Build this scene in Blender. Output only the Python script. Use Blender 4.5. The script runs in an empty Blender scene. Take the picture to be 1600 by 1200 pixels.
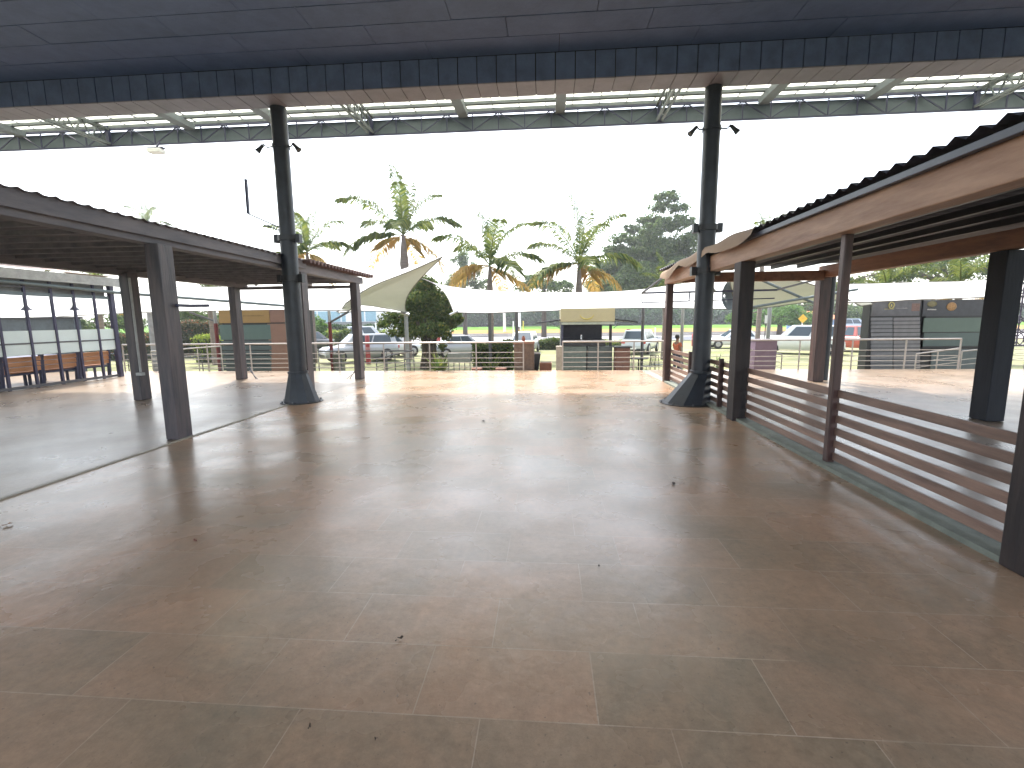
import bpy, math, random
import numpy as np
from mathutils import Vector, Matrix
R = math.radians
rnd = random.Random(7)
C = bpy.context.scene.collection
sc = bpy.context.scene

# ---------------------------------------------------------------- camera
F = 720.0; VX, VY, RS = 855.0, 499.0, -.0106; EYE = 1.65
ey = Vector((VX-800, VY-600, F)); p2 = Vector((VX+200, VY-600+1000*RS, F))
ez = p2.cross(ey).normalized(); ey.normalize()
if ez.y > 0: ez = -ez
ex = ey.cross(ez)
def ray(px, py):
    v = Vector((px-800, py-600, F)); return Vector((v.dot(ex), v.dot(ey), v.dot(ez)))
def at(px, py, Y):
    r = ray(px, py); return Vector((0, 0, EYE)) + r*(Y/r.y)
def atz(px, py, z=0):
    r = ray(px, py); return Vector((0, 0, EYE)) + r*((z-EYE)/r.z)
cd = bpy.data.cameras.new('camera'); cam = bpy.data.objects.new('camera', cd); C.objects.link(cam)
right = Vector((ex.x, ey.x, ez.x)); down = Vector((ex.y, ey.y, ez.y)); fwd = Vector((ex.z, ey.z, ez.z))
m3 = Matrix((right, -down, -fwd)).transposed()
cam.matrix_world = Matrix.Translation((0, 0, EYE)) @ m3.to_4x4()
cd.sensor_width = 36; cd.lens = F/1600*36; cd.clip_start = .05; cd.clip_end = 3000
sc.camera = cam

# ---------------------------------------------------------------- light
SUN_EL, SUN_AZ = 62, -24           # azimuth from +Y towards +X
w = bpy.data.worlds.new('World'); sc.world = w; w.use_nodes = True
nt = w.node_tree; bg = nt.nodes['Background']; sk = nt.nodes.new('ShaderNodeTexSky')
sk.sky_type = 'NISHITA'; sk.sun_disc = False; sk.sun_elevation = R(SUN_EL); sk.sun_rotation = R(SUN_AZ)
sk.air_density = 1.3; sk.dust_density = 2.5; sk.ozone_density = .6
hs = nt.nodes.new('ShaderNodeHueSaturation'); hs.inputs['Saturation'].default_value = .5
nt.links.new(sk.outputs[0], hs.inputs['Color']); nt.links.new(hs.outputs[0], bg.inputs[0]); bg.inputs[1].default_value = .15
sl = bpy.data.lights.new('sun', 'SUN'); sl.energy = 2.0; sl.angle = R(3.0); sl.color = (1, .95, .87)
so = bpy.data.objects.new('sun', sl); C.objects.link(so)
sd = Vector((math.sin(R(SUN_AZ))*math.cos(R(SUN_EL)), math.cos(R(SUN_AZ))*math.cos(R(SUN_EL)), math.sin(R(SUN_EL))))
so.rotation_euler = sd.to_track_quat('Z', 'Y').to_euler(); so.location = (0, 0, 40)
sc.view_settings.view_transform = 'Standard'; sc.view_settings.look = 'None'
sc.view_settings.exposure = 2.15; sc.view_settings.gamma = 1

# ---------------------------------------------------------------- materials
def srgb(r, g, b):
    f = lambda c: (c/255/12.92) if c/255 <= .04045 else ((c/255+.055)/1.055)**2.4
    return (f(r), f(g), f(b))
MC = {}
def mat(name, col, rough=.6, metal=0, var=.25, scale=6, bump=0, bscale=40, stretch=(1, 1, 1), col2=None, spec=.5, coat=0):
    if name in MC: return MC[name]
    m = bpy.data.materials.new(name); m.use_nodes = True; n = m.node_tree; L = n.links
    b = n.nodes['Principled BSDF']; b.inputs['Roughness'].default_value = rough; b.inputs['Metallic'].default_value = metal
    b.inputs['Specular IOR Level'].default_value = spec
    if coat: b.inputs['Coat Weight'].default_value = coat; b.inputs['Coat Roughness'].default_value = .05
    tc = n.nodes.new('ShaderNodeTexCoord'); mp = n.nodes.new('ShaderNodeMapping'); mp.inputs['Scale'].default_value = stretch
    L.new(tc.outputs['Object'], mp.inputs[0])
    nz = n.nodes.new('ShaderNodeTexNoise'); nz.inputs['Scale'].default_value = scale; nz.inputs['Detail'].default_value = 6
    nz.inputs['Roughness'].default_value = .65
    L.new(mp.outputs[0], nz.inputs[0])
    rp = n.nodes.new('ShaderNodeValToRGB'); e = rp.color_ramp.elements
    c2 = col2 or tuple(c*(1-var) for c in col)
    e[0].position = .3; e[1].position = .7; e[0].color = (*c2, 1); e[1].color = (*[min(1, c*(1+var*.5)) for c in col], 1)
    L.new(nz.outputs[0], rp.inputs[0]); L.new(rp.outputs[0], b.inputs['Base Color'])
    if bump:
        n2 = n.nodes.new('ShaderNodeTexNoise'); n2.inputs['Scale'].default_value = bscale; n2.inputs['Detail'].default_value = 4
        L.new(mp.outputs[0], n2.inputs[0])
        bp = n.nodes.new('ShaderNodeBump'); bp.inputs['Strength'].default_value = bump; bp.inputs['Distance'].default_value = .01
        L.new(n2.outputs[0], bp.inputs['Height']); L.new(bp.outputs[0], b.inputs['Normal'])
    MC[name] = m; return m
def leafmat(name, c1, c2, trans=.35, c3=None, spec=.15):
    if name in MC: return MC[name]
    m = bpy.data.materials.new(name); m.use_nodes = True; n = m.node_tree; L = n.links
    b = n.nodes['Principled BSDF']; b.inputs['Roughness'].default_value = .55; b.inputs['Specular IOR Level'].default_value = spec
    g = n.nodes.new('ShaderNodeNewGeometry'); rp = n.nodes.new('ShaderNodeValToRGB')
    rp.color_ramp.elements[0].color = (*c1, 1); rp.color_ramp.elements[1].color = (*c2, 1)
    if c3:
        q = rp.color_ramp.elements.new(.85); q.color = (*c2, 1); rp.color_ramp.elements[2].color = (*c3, 1)
    L.new(g.outputs['Random Per Island'], rp.inputs[0]); L.new(rp.outputs[0], b.inputs['Base Color'])
    t = n.nodes.new('ShaderNodeBsdfTranslucent'); L.new(rp.outputs[0], t.inputs[0])
    mx = n.nodes.new('ShaderNodeMixShader'); mx.inputs[0].default_value = trans
    L.new(b.outputs[0], mx.inputs[1]); L.new(t.outputs[0], mx.inputs[2]); L.new(mx.outputs[0], n.nodes['Material Output'].inputs[0])
    MC[name] = m; return m
def fabric(name, col, trans):
    m = mat(name, col, .8, 0, .08, 1.5)
    n = m.node_tree; L = n.links; b = n.nodes['Principled BSDF']
    t = n.nodes.new('ShaderNodeBsdfTranslucent'); t.inputs[0].default_value = (*col, 1)
    mx = n.nodes.new('ShaderNodeMixShader'); mx.inputs[0].default_value = trans
    L.new(b.outputs[0], mx.inputs[1]); L.new(t.outputs[0], mx.inputs[2]); L.new(mx.outputs[0], n.nodes['Material Output'].inputs[0])
    return m
def glassmat(name, col, alpha, rough=.05):
    m = mat(name, col, rough, 0, .05, 3); m.node_tree.nodes['Principled BSDF'].inputs['Alpha'].default_value = alpha; return m

def floor_mat(name, browns, greys, rough0, rough1, grout, tile=True):
    m = bpy.data.materials.new(name); m.use_nodes = True; n = m.node_tree; L = n.links; N = n.nodes.new
    b = n.nodes['Principled BSDF']
    tc = N('ShaderNodeTexCoord')
    # patchy stone colours
    a = N('ShaderNodeTexNoise'); a.inputs['Scale'].default_value = .8; a.inputs['Detail'].default_value = 8; a.inputs['Roughness'].default_value = .7
    a.inputs['Distortion'].default_value = .6
    L.new(tc.outputs['Object'], a.inputs[0])
    r1 = N('ShaderNodeValToRGB'); E = r1.color_ramp.elements; E[0].position = .36; E[0].color = (*greys, 1); E[1].position = .6; E[1].color = (*browns, 1)
    L.new(a.outputs[0], r1.inputs[0])
    last = r1.outputs[0]
    bk = N('ShaderNodeTexBrick'); bk.inputs['Scale'].default_value = 1; bk.inputs['Brick Width'].default_value = .78
    bk.inputs['Row Height'].default_value = .42; bk.inputs['Mortar Size'].default_value = .003; bk.inputs['Mortar Smooth'].default_value = .3
    bk.offset = .37; bk.inputs['Color1'].default_value = (.74, .80, .76, 1); bk.inputs['Color2'].default_value = (1.15, 1.02, .95, 1)
    bk.inputs['Mortar'].default_value = (1, 1, 1, 1); bk.inputs['Bias'].default_value = .1
    mp = N('ShaderNodeMapping'); mp.inputs['Location'].default_value = (.28, -.02, 0)
    L.new(tc.outputs['Object'], mp.inputs[0]); L.new(mp.outputs[0], bk.inputs[0])
    if tile:
        mu = N('ShaderNodeMixRGB'); mu.blend_type = 'MULTIPLY'; mu.inputs[0].default_value = .6
        L.new(last, mu.inputs[1]); L.new(bk.outputs['Color'], mu.inputs[2]); last = mu.outputs[0]
    # fine veins
    v = N('ShaderNodeTexNoise'); v.inputs['Scale'].default_value = 5; v.inputs['Detail'].default_value = 10; v.inputs['Distortion'].default_value = .6
    v.inputs['Roughness'].default_value = .75
    L.new(tc.outputs['Object'], v.inputs[0])
    r2 = N('ShaderNodeValToRGB'); r2.color_ramp.elements[0].position = .3; r2.color_ramp.elements[0].color = (.84, .83, .82, 1)
    r2.color_ramp.elements[1].position = .62; r2.color_ramp.elements[1].color = (1.0, 1.0, 1.0, 1)
    L.new(v.outputs[0], r2.inputs[0])
    m2 = N('ShaderNodeMixRGB'); m2.blend_type = 'MULTIPLY'; m2.inputs[0].default_value = .8
    L.new(last, m2.inputs[1]); L.new(r2.outputs[0], m2.inputs[2]); last = m2.outputs[0]
    if tile:   # grout in patches: worn out of sight over much of the floor
        wn = N('ShaderNodeTexNoise'); wn.inputs['Scale'].default_value = 1.7; L.new(tc.outputs['Object'], wn.inputs[0])
        wr = N('ShaderNodeMapRange'); wr.inputs[1].default_value = .36; wr.inputs[2].default_value = .52
        L.new(wn.outputs[0], wr.inputs[0])
        mm = N('ShaderNodeMath'); mm.operation = 'MULTIPLY'; L.new(bk.outputs['Fac'], mm.inputs[0]); L.new(wr.outputs[0], mm.inputs[1])
        m3_ = N('ShaderNodeMixRGB'); L.new(mm.outputs[0], m3_.inputs[0]); L.new(last, m3_.inputs[1]); m3_.inputs[2].default_value = (*grout, 1)
        last = m3_.outputs[0]
    gt = N('ShaderNodeTexNoise'); gt.inputs['Scale'].default_value = 46; gt.inputs['Detail'].default_value = 3; L.new(tc.outputs['Object'], gt.inputs[0])
    gr = N('ShaderNodeMapRange'); gr.inputs[1].default_value = .66; gr.inputs[2].default_value = .74; gr.inputs[4].default_value = .55; L.new(gt.outputs[0], gr.inputs[0])
    gm = N('ShaderNodeMixRGB'); L.new(gr.outputs[0], gm.inputs[0]); L.new(last, gm.inputs[1]); gm.inputs[2].default_value = (.07, .06, .05, 1); last = gm.outputs[0]
    fv = N('ShaderNodeTexNoise'); fv.inputs['Scale'].default_value = 18; fv.inputs['Detail'].default_value = 8; fv.inputs['Roughness'].default_value = .8; L.new(tc.outputs['Object'], fv.inputs[0])
    fr = N('ShaderNodeMapRange'); fr.inputs[1].default_value = .3; fr.inputs[2].default_value = .7; fr.inputs[3].default_value = .78; fr.inputs[4].default_value = 1.18; L.new(fv.outputs[0], fr.inputs[0])
    fm = N('ShaderNodeVectorMath'); fm.operation = 'SCALE'; L.new(last, fm.inputs[0]); L.new(fr.outputs[0], fm.inputs['Scale']); last = fm.outputs[0]
    L.new(last, b.inputs['Base Color'])
    rr = N('ShaderNodeMapRange'); rr.inputs[1].default_value = .35; rr.inputs[2].default_value = .65
    rr.inputs[3].default_value = rough0; rr.inputs[4].default_value = rough1
    rn = N('ShaderNodeTexNoise'); rn.inputs['Scale'].default_value = 1.1; rn.inputs['Detail'].default_value = 5
    L.new(tc.outputs['Object'], rn.inputs[0]); L.new(rn.outputs[0], rr.inputs[0]); L.new(rr.outputs[0], b.inputs['Roughness'])
    bp = N('ShaderNodeBump'); bp.inputs['Strength'].default_value = .4; bp.inputs['Distance'].default_value = .012
    b.inputs['Coat Weight'].default_value = .12; b.inputs['Coat Roughness'].default_value = .2; b.inputs['Specular IOR Level'].default_value = .5; b.inputs['Specular Tint'].default_value = (1, .9, .8, 1)
    L.new(bp.outputs[0], b.inputs['Coat Normal'])
    bn = N('ShaderNodeTexNoise'); bn.inputs['Scale'].default_value = 3.5; bn.inputs['Detail'].default_value = 7; bn.inputs['Roughness'].default_value = .6
    L.new(tc.outputs['Object'], bn.inputs[0]); L.new(bn.outputs[0], bp.inputs['Height']); L.new(bp.outputs[0], b.inputs['Normal'])
    MC[name] = m; return m

M_floor = floor_mat('slate_floor', (.335, .22, .145), (.235, .178, .125), .22, .36, (.36, .275, .20))
M_floor_l = floor_mat('grey_floor', (.25, .185, .135), (.195, .155, .12), .27, .40, (.3, .3, .3), False)
M_floor_r = floor_mat('pale_floor', (.26, .19, .14), (.18, .14, .105), .25, .4, (.3, .3, .3), False)
M_slate = mat('ceiling_slate', srgb(86, 104, 140), .6, 0, .22, 2.5, .3, 20)
M_slate2 = mat('ceiling_plain', srgb(92, 108, 134), .7, 0, .12, 1.5)
M_plank = mat('plank_slate', srgb(84, 98, 132), .6, 0, .3, 3, .25, 30)
M_soffit = mat('soffit_panel', srgb(128, 122, 130), .55, 0, .2, 3)
M_dark = mat('dark_gap', (.01, .01, .012), .9)
M_steel = mat('column_paint', srgb(38, 44, 54), .42, 0, .5, 3, .35, 14)
M_frame = mat('truss_paint', srgb(96, 104, 104), .5, 0, .15)
M_framed = mat('truss_dark', srgb(58, 60, 84), .5, 0, .15)
M_raft = mat('rafter_paint', srgb(104, 112, 116), .6, 0, .12)
M_wood = mat('dark_wood', srgb(88, 78, 80), .5, 0, .4, 9, .6, 30, (1, 1, .12), srgb(50, 52, 60))
M_woodd = mat('black_brown_wood', srgb(54, 44, 42), .7, 0, .4, 9, .6, 30, (1, 1, .12), srgb(28, 26, 30))
M_woodr = mat('red_wood', srgb(80, 56, 52), .45, 0, .4, 9, .5, 30, (1, 1, .12), srgb(44, 32, 34))
M_beam = mat('tan_beam', srgb(164, 132, 110), .6, 0, .35, 5, .5, 25, (1, .15, 1), srgb(122, 88, 70))
M_beamr = mat('brown_beam', srgb(146, 104, 82), .6, 0, .35, 5, .5, 25, (1, .15, 1), srgb(100, 72, 60))
M_beamg = mat('grey_beam', srgb(118, 112, 116), .65, 0, .25, 5, .4, 25, (1, .2, 1), srgb(88, 88, 96))
M_slat = mat('slat_wood', srgb(138, 112, 100), .5, 0, .35, 7, .5, 30, (1, .1, 1), srgb(84, 68, 62))
M_sheet = mat('roof_sheet', srgb(66, 64, 74), .55, 0, .3, 3)
M_sheetu = mat('roof_sheet_brown', srgb(112, 106, 112), .6, 0, .2, 2)
M_conc = mat('kerb_concrete', srgb(120, 126, 118), .7, 0, .35, 5, .4, 25)
M_rail = mat('rail_steel', srgb(172, 165, 162), .35, .5, .15)
M_rail2 = mat('rail_dark', srgb(92, 92, 96), .45, .4, .15)
M_white = mat('white_paint', (.78, .78, .76), .5, 0, .08)
M_sail = fabric('sail_white', (.85, .85, .83), .35)
M_sail_shaded = fabric('sail_shaded', (.52, .53, .48), .05)  # white cloth as seen from underneath, its shade put into the colour
M_cable = mat('sail_cable', srgb(110, 106, 98), .5)
M_poly = fabric('polycarbonate', (.80, .80, .66), .75)
M_fas = mat('fascia_sheet', srgb(96, 108, 112), .6, 0, .1)
M_black = mat('black_paint', srgb(30, 32, 38), .4, 0, .2)
M_tyre = mat('tyre', (.02, .02, .02), .8)
M_glassd = mat('car_glass', (.05, .07, .09), .08, 0, .05)
M_rim = mat('rim', (.45, .45, .47), .3, .8)
M_chrome = mat('chrome', (.6, .6, .62), .15, 1)
M_red = mat('tail_red', (.5, .03, .03), .3)
M_lamp = mat('headlamp', (.75, .77, .8), .1)
M_brick = mat('brick_brown', srgb(112, 92, 80), .8, 0, .3, 12, .5, 60)
M_bark = mat('bark', srgb(72, 62, 52), .85, 0, .35, 6, .8, 20, (1, 1, .3))
M_palmt = mat('palm_trunk', srgb(122, 110, 104), .8, 0, .3, 4, .5, 20, (.3, .3, 3))
M_frond = leafmat('frond_green', (.04, .08, .022), (.19, .21, .045), .45)
M_frondy = leafmat('frond_yellow', (.30, .22, .05), (.46, .27, .08), .45)
M_leaf = leafmat('leaf_green', (.03, .065, .018), (.12, .16, .04), .35, (.22, .2, .05))
M_leafd = leafmat('leaf_bluegreen', (.045, .085, .03), (.13, .18, .065), .35)
M_leafy = leafmat('leaf_bright', (.12, .2, .03), (.3, .34, .06), .4)
M_hedge = leafmat('leaf_hedge', (.05, .07, .03), (.13, .11, .06), .3, (.28, .1, .06))

# ---------------------------------------------------------------- mesh helpers
class MB:
    def __init__(s): s.v = []; s.f = []; s.sm = []
    def add(s, vs, fs, smooth=False):
        o = len(s.v); s.v += [tuple(q) for q in vs]; s.f += [tuple(i+o for i in q) for q in fs]; s.sm += [smooth]*len(fs); return s
    def box(s, x0, x1, y0, y1, z0, z1):
        return s.add([(x0,y0,z0),(x1,y0,z0),(x1,y1,z0),(x0,y1,z0),(x0,y0,z1),(x1,y0,z1),(x1,y1,z1),(x0,y1,z1)],
                     [(0,3,2,1),(4,5,6,7),(0,1,5,4),(1,2,6,5),(2,3,7,6),(3,0,4,7)])
    def cbox(s, c, d):
        return s.box(c[0]-d[0]/2, c[0]+d[0]/2, c[1]-d[1]/2, c[1]+d[1]/2, c[2]-d[2]/2, c[2]+d[2]/2)
    def bar(s, a, b, w, h=None):       # rectangular bar from a to b
        a = Vector(a); b = Vector(b); h = h or w; d = (b-a).normalized()
        u = Vector((0, 0, 1)) if abs(d.z) < .95 else Vector((0, 1, 0))
        x = d.cross(u).normalized(); y = x.cross(d).normalized()
        q = [(-1,-1),(1,-1),(1,1),(-1,1)]
        vs = [a+x*w/2*i+y*h/2*j for i, j in q]+[b+x*w/2*i+y*h/2*j for i, j in q]
        return s.add(vs, [(3,2,1,0),(4,5,6,7),(0,1,5,4),(1,2,6,5),(2,3,7,6),(3,0,4,7)])
    def tube(s, pts, r, n=10, cap=True):
        pts = [Vector(p) for p in pts]; k = len(pts); rs = r if isinstance(r, (list, tuple)) else [r]*k
        vs = []; x = None
        for i, p in enumerate(pts):
            d = (pts[min(i+1, k-1)]-pts[max(i-1, 0)])
            d = d.normalized() if d.length > 1e-9 else Vector((0, 0, 1))
            if x is None:
                u = Vector((0, 0, 1)) if abs(d.z) < .9 else Vector((1, 0, 0)); x = d.cross(u).normalized()
            else: x = (x-d*x.dot(d)).normalized()
            y = d.cross(x)
            vs += [p+(x*math.cos(2*math.pi*j/n)+y*math.sin(2*math.pi*j/n))*rs[i] for j in range(n)]
        fs = [(i*n+j, i*n+(j+1)%n, (i+1)*n+(j+1)%n, (i+1)*n+j) for i in range(k-1) for j in range(n)]
        s.add(vs, fs, n > 6)
        if cap: s.add(vs[:n], [tuple(range(n))[::-1]]); s.add(vs[-n:], [tuple(range(n))])
        return s
    def lathe(s, prof, c=(0, 0, 0), n=16, cap=True):
        vs = [(c[0]+r*math.cos(2*math.pi*j/n), c[1]+r*math.sin(2*math.pi*j/n), c[2]+z) for r, z in prof for j in range(n)]
        k = len(prof)
        s.add(vs, [(i*n+j, i*n+(j+1)%n, (i+1)*n+(j+1)%n, (i+1)*n+j) for i in range(k-1) for j in range(n)], True)
        if cap: s.add(vs[:n], [tuple(range(n))[::-1]]); s.add(vs[-n:], [tuple(range(n))])
        return s
    def ball(s, c, r, n=10, m=7):
        r = r if isinstance(r, (list, tuple)) else (r, r, r)
        vs = []
        for i in range(m+1):
            t = math.pi*i/m
            for j in range(n):
                p = 2*math.pi*j/n; vs.append((c[0]+r[0]*math.sin(t)*math.cos(p), c[1]+r[1]*math.sin(t)*math.sin(p), c[2]+r[2]*math.cos(t)))
        return s.add(vs, [(i*n+j, (i+1)*n+j, (i+1)*n+(j+1)%n, i*n+(j+1)%n) for i in range(m) for j in range(n)], True)
    def build(s, name, m, parent=None, bevel=0):
        me = bpy.data.meshes.new(name)
        off = wloc(parent) if parent is not None else Vector((0, 0, 0))
        me.from_pydata([(v[0]-off.x, v[1]-off.y, v[2]-off.z) for v in s.v], [], s.f)
        me.polygons.foreach_set('use_smooth', s.sm); me.materials.append(m); me.update()
        o = bpy.data.objects.new(name, me); C.objects.link(o)
        if parent is not None: o.parent = parent
        if bevel:
            b = o.modifiers.new('bevel', 'BEVEL'); b.width = bevel; b.segments = 2; b.limit_method = 'ANGLE'
        return o
def wloc(o):
    p = Vector(o.location)
    while o.parent: o = o.parent; p += Vector(o.location)
    return p
def tag(o, label=None, cat=None, group=None, kind=None):
    if label: o['label'] = label
    if cat: o['category'] = cat
    if group: o['group'] = group
    if kind: o['kind'] = kind
    return o
def thing(name, label, cat, loc, group=None):
    o = bpy.data.objects.new(name, None); C.objects.link(o); o.location = loc; o.empty_display_size = .2
    return tag(o, label, cat, group)
def copy_tree(o, parent=None):
    c = o.copy(); C.objects.link(c); c.parent = parent
    for ch in list(o.children): copy_tree(ch, c)
    return c
def struct(name, mb, m):
    o = mb.build(name, m); o['kind'] = 'structure'; return o

# ================================================================ SETTING
G = -.70                                 # level of the car park
DE = 15.0                                # far edge of the deck
mb = MB().add([(-400, -30, G-.02), (400, -30, G-.02), (400, 400, G-.02), (-400, 400, G-.02)], [(0, 1, 2, 3)])
struct('ground', mb, mat('car_park_ground', (.23, .22, .145), .9, 0, .35, .35, .3, 8, col2=(.15, .17, .07), spec=.05))
struct('pavement', MB().box(-200, 200, 50, 61.5, G-.01, G+.08), mat('pale_pavement', (.36, .35, .35), .9, 0, .1, .5, spec=.1))
struct('road', MB().box(-400, 400, 61.5, 80, G-.01, G+.03), mat('asphalt', (.085, .08, .08), .9, 0, .2, .6, spec=.05))
mk = MB()
for i in range(-30, 30): mk.box(i*6, i*6+3, 70.6, 70.75, G+.03, G+.034)
struct('road_marking', mk, M_white)
struct('soil_bank', MB().add([(-400, 80, G+.02), (400, 80, G+.02), (400, 92, G+.35), (-400, 92, G+.35)], [(0, 1, 2, 3)]), mat('soil', srgb(146, 112, 84), .95, 0, .35, .4, col2=srgb(120, 112, 60), spec=0))
# grass verge
gv = []; gf = []
ny = 30; nx = 60
for j in range(ny+1):
    for i in range(nx+1):
        gv.append((-300+i*10, 92+j*3, G+.35+j*.028+.12*math.sin(i*.9)*math.sin(j*.7)))
for j in range(ny):
    for i in range(nx): gf.append((j*(nx+1)+i, j*(nx+1)+i+1, (j+1)*(nx+1)+i+1, (j+1)*(nx+1)+i))
struct('grass_field', MB().add(gv, gf, True), mat('grass', (.075, .20, .025), .9, 0, .3, .15, .4, 6, col2=(.11, .18, .045), spec=0))
# deck
struct('deck_floor', MB().box(-5.17, 3.02, -6, DE, G, 0), M_floor)
struct('deck_floor_grey', MB().box(-30, -5.23, -6, DE, G, -.002), M_floor_l)
struct('deck_floor_pale', MB().box(3.24, 30, -6, DE+.15, G, -.004), M_floor_r)
struct('drain_strip', MB().box(-5.23, -5.17, -6, 9.6, G, .012).box(-5.23, -5.17, 9.6, DE, G, -.002), mat('drain_pale', srgb(150, 142, 128), .55, 0, .3, 8, .3, 30))
struct('kerb', MB().box(3.02, 3.24, -6, 12.1, G, .045).box(3.02, 3.24, 12.1, DE, G, -.001), M_conc)
struct('ramp', MB().box(-9, -.4, DE+.02, DE+.35, G, -.12), mat('ramp_grey', srgb(92, 108, 116), .7))

# ================================================================ GREAT ROOF
rf = thing('pavilion_roof', 'great overhead roof with slate blue panelled soffit and lit translucent sheets', 'roof', (0, 9, 5.8))
ZC = 6.18; YB = 8.62
# ceiling boards: three rows of long panels then plain ceiling
p = MB(); rows = [YB-.5*i for i in range(0, 9)]
for k in range(8):
    x = -24+(k*1.37) % 2.2
    while x < 24:
        w_ = 2.2; p.box(x+.005, x+w_-.005, rows[k+1]+.012, rows[k]-.006 if k else YB, ZC-rnd.uniform(0, .006), ZC+.05); x += w_
p.build('ceiling_panel', M_slate, rf)
MB().box(-24, 24, -1.5, rows[8]-.006, ZC-.01, ZC+.05).box(-24, 24, -1.5, -1.3, ZC+.02, ZC+.05).build('ceiling_board', M_slate2, rf)
MB().box(-24, 24, -1.5, 9.16, ZC+.055, ZC+.2).build('dark_backing', M_dark, rf)  # near-black sheet added above the panels so no light shows through joints
# plank fascia and soffit of the box beam
p = MB(); s = MB(); x = -24; 
while x < 24:
    p.box(x+.009, x+.331, YB, YB+.03, 5.745+rnd.uniform(-.004, .004), ZC-.012)
    s.box(x+.006, x+.334, YB+.002, 9.14, 5.725+rnd.uniform(0, .004), 5.742); x += .34
p.build('fascia_planks', M_plank, rf); s.build('soffit_boards', M_soffit, rf)
MB().box(-24, 24, YB+.034, 9.13, 5.745, ZC-.02).build('beam_core', M_dark, rf)
# translucent roof sheet, slope up to the eave
def zr(Y): return 7.38+(Y-9.0)*.012
tr = MB(); xs = np.arange(-24, 24, .12)
vs = []
for i, x in enumerate(xs):
    dz = .022*math.cos(i*math.pi/2)
    vs += [(x, 8.9, zr(8.9)+dz), (x, 13.56, zr(13.56)+dz)]
tr.add(vs, [(2*i, 2*i+2, 2*i+3, 2*i+1) for i in range(len(xs)-1)], True)
tr.build('translucent_sheet', M_poly, rf)
pu = MB()
for Y in (9.6, 10.3, 11.0, 11.7, 12.4, 13.08, 13.53): pu.box(-24, 24, Y-.05, Y+.05, zr(Y)-.10, zr(Y)-.03)
pu.build('purlin', M_frame, rf)
ri = MB(); x = -23.8
while x < 24: ri.bar((x, 9.2, zr(9.2)-.02), (x, 13.5, zr(13.5)-.02), .02, .03); x += .72
ri.build('sheet_rib', M_framed, rf)
XT = [-20.8, -12.87, -4.94, 2.99, 10.92, 18.85]
for i in range(5):
    for k in (1, 2):
        x = XT[i]+(XT[i+1]-XT[i])*k/3
        MB().add([(x-.13, 9.1, zr(9.1)-.3), (x+.13, 9.1, zr(9.1)-.3), (x+.13, 13.42, 7.16), (x-.13, 13.42, 7.16),
                  (x-.13, 9.1, zr(9.1)-.11), (x+.13, 9.1, zr(9.1)-.11), (x+.13, 13.42, zr(13.42)-.11), (x-.13, 13.42, zr(13.42)-.11)],
                 [(0,3,2,1),(4,5,6,7),(0,1,5,4),(1,2,6,5),(2,3,7,6),(3,0,4,7)]).build('rafter', M_raft, rf)
for x in XT:
    t = MB()
    for dx in (-.07, .07):
        t.bar((x+dx, 9.1, 6.86), (x+dx, 13.45, 6.90), .05); t.bar((x+dx, 9.1, zr(9.1)-.14), (x+dx, 13.45, zr(13.45)-.14), .05)
    n = 9
    for k in range(n):
        Y0 = 9.2+k*.47; Y1 = Y0+.47; Ym = (Y0+Y1)/2; zb = lambda Y: 6.86+(Y-9.1)*.009
        t.bar((x, Y0, zb(Y0)), (x, Ym, zr(Ym)-.14), .03); t.bar((x, Ym, zr(Ym)-.14), (x, Y1, zb(Y1)), .03)
        t.bar((x-.07, Y0, zb(Y0)), (x+.07, Ym, zb(Ym)), .02)
    t.build('cross_truss', M_frame, rf)
# eave truss
for i in range(5):
    a, b = XT[i], XT[i+1]; t = MB(); z0, z1 = 6.84, 7.30
    t.bar((a, 13.5, z0), (b, 13.5, z0), .05, .035); t.bar((a, 13.5, z1), (b, 13.5, z1), .05, .05); t.bar((a, 13.5, z1+.1), (b, 13.5, z1+.1), .03, .03)
    n = 11; d = (b-a)/n
    for k in range(n):
        t.bar((a+k*d, 13.5, z0), (a+k*d, 13.5, z1), .028)
        if k % 2: t.bar((a+k*d, 13.5, z1), (a+(k+1)*d, 13.5, z0), .026)
        else: t.bar((a+k*d, 13.5, z0), (a+(k+1)*d, 13.5, z1), .026)
        if k % 2:
            for q in (-.12, .12): t.bar((a+k*d, 13.5, z1-.16), (a+k*d+q, 13.5, z1+.11), .02)
    t.bar((a, 13.5, z0), (a, 13.5, z1+.1), .09)
    t.build('eave_truss', M_framed, rf)
MB().box(-24, 24, 13.60, 13.64, 6.885, 7.27).build('gutter_fascia', M_fas, rf)
# high-bay lamp under the eave, at the left
c = at(244, 234, 13.3)
t = thing('roof_floodlight', 'small pale floodlight hanging below the eave at upper left', 'lamp', (c.x, c.y, c.z-.12))
MB().box(c.x-.2, c.x+.2, 13.18, 13.42, c.z-.1, c.z+.02).build('housing', M_white, t, .02)
MB().box(c.x-.24, c.x+.24, 13.24, 13.36, c.z+.02, c.z+.06).bar((c.x, 13.3, c.z+.05), (c.x, 13.45, 6.87), .04).build('bracket', M_framed, t)

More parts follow.
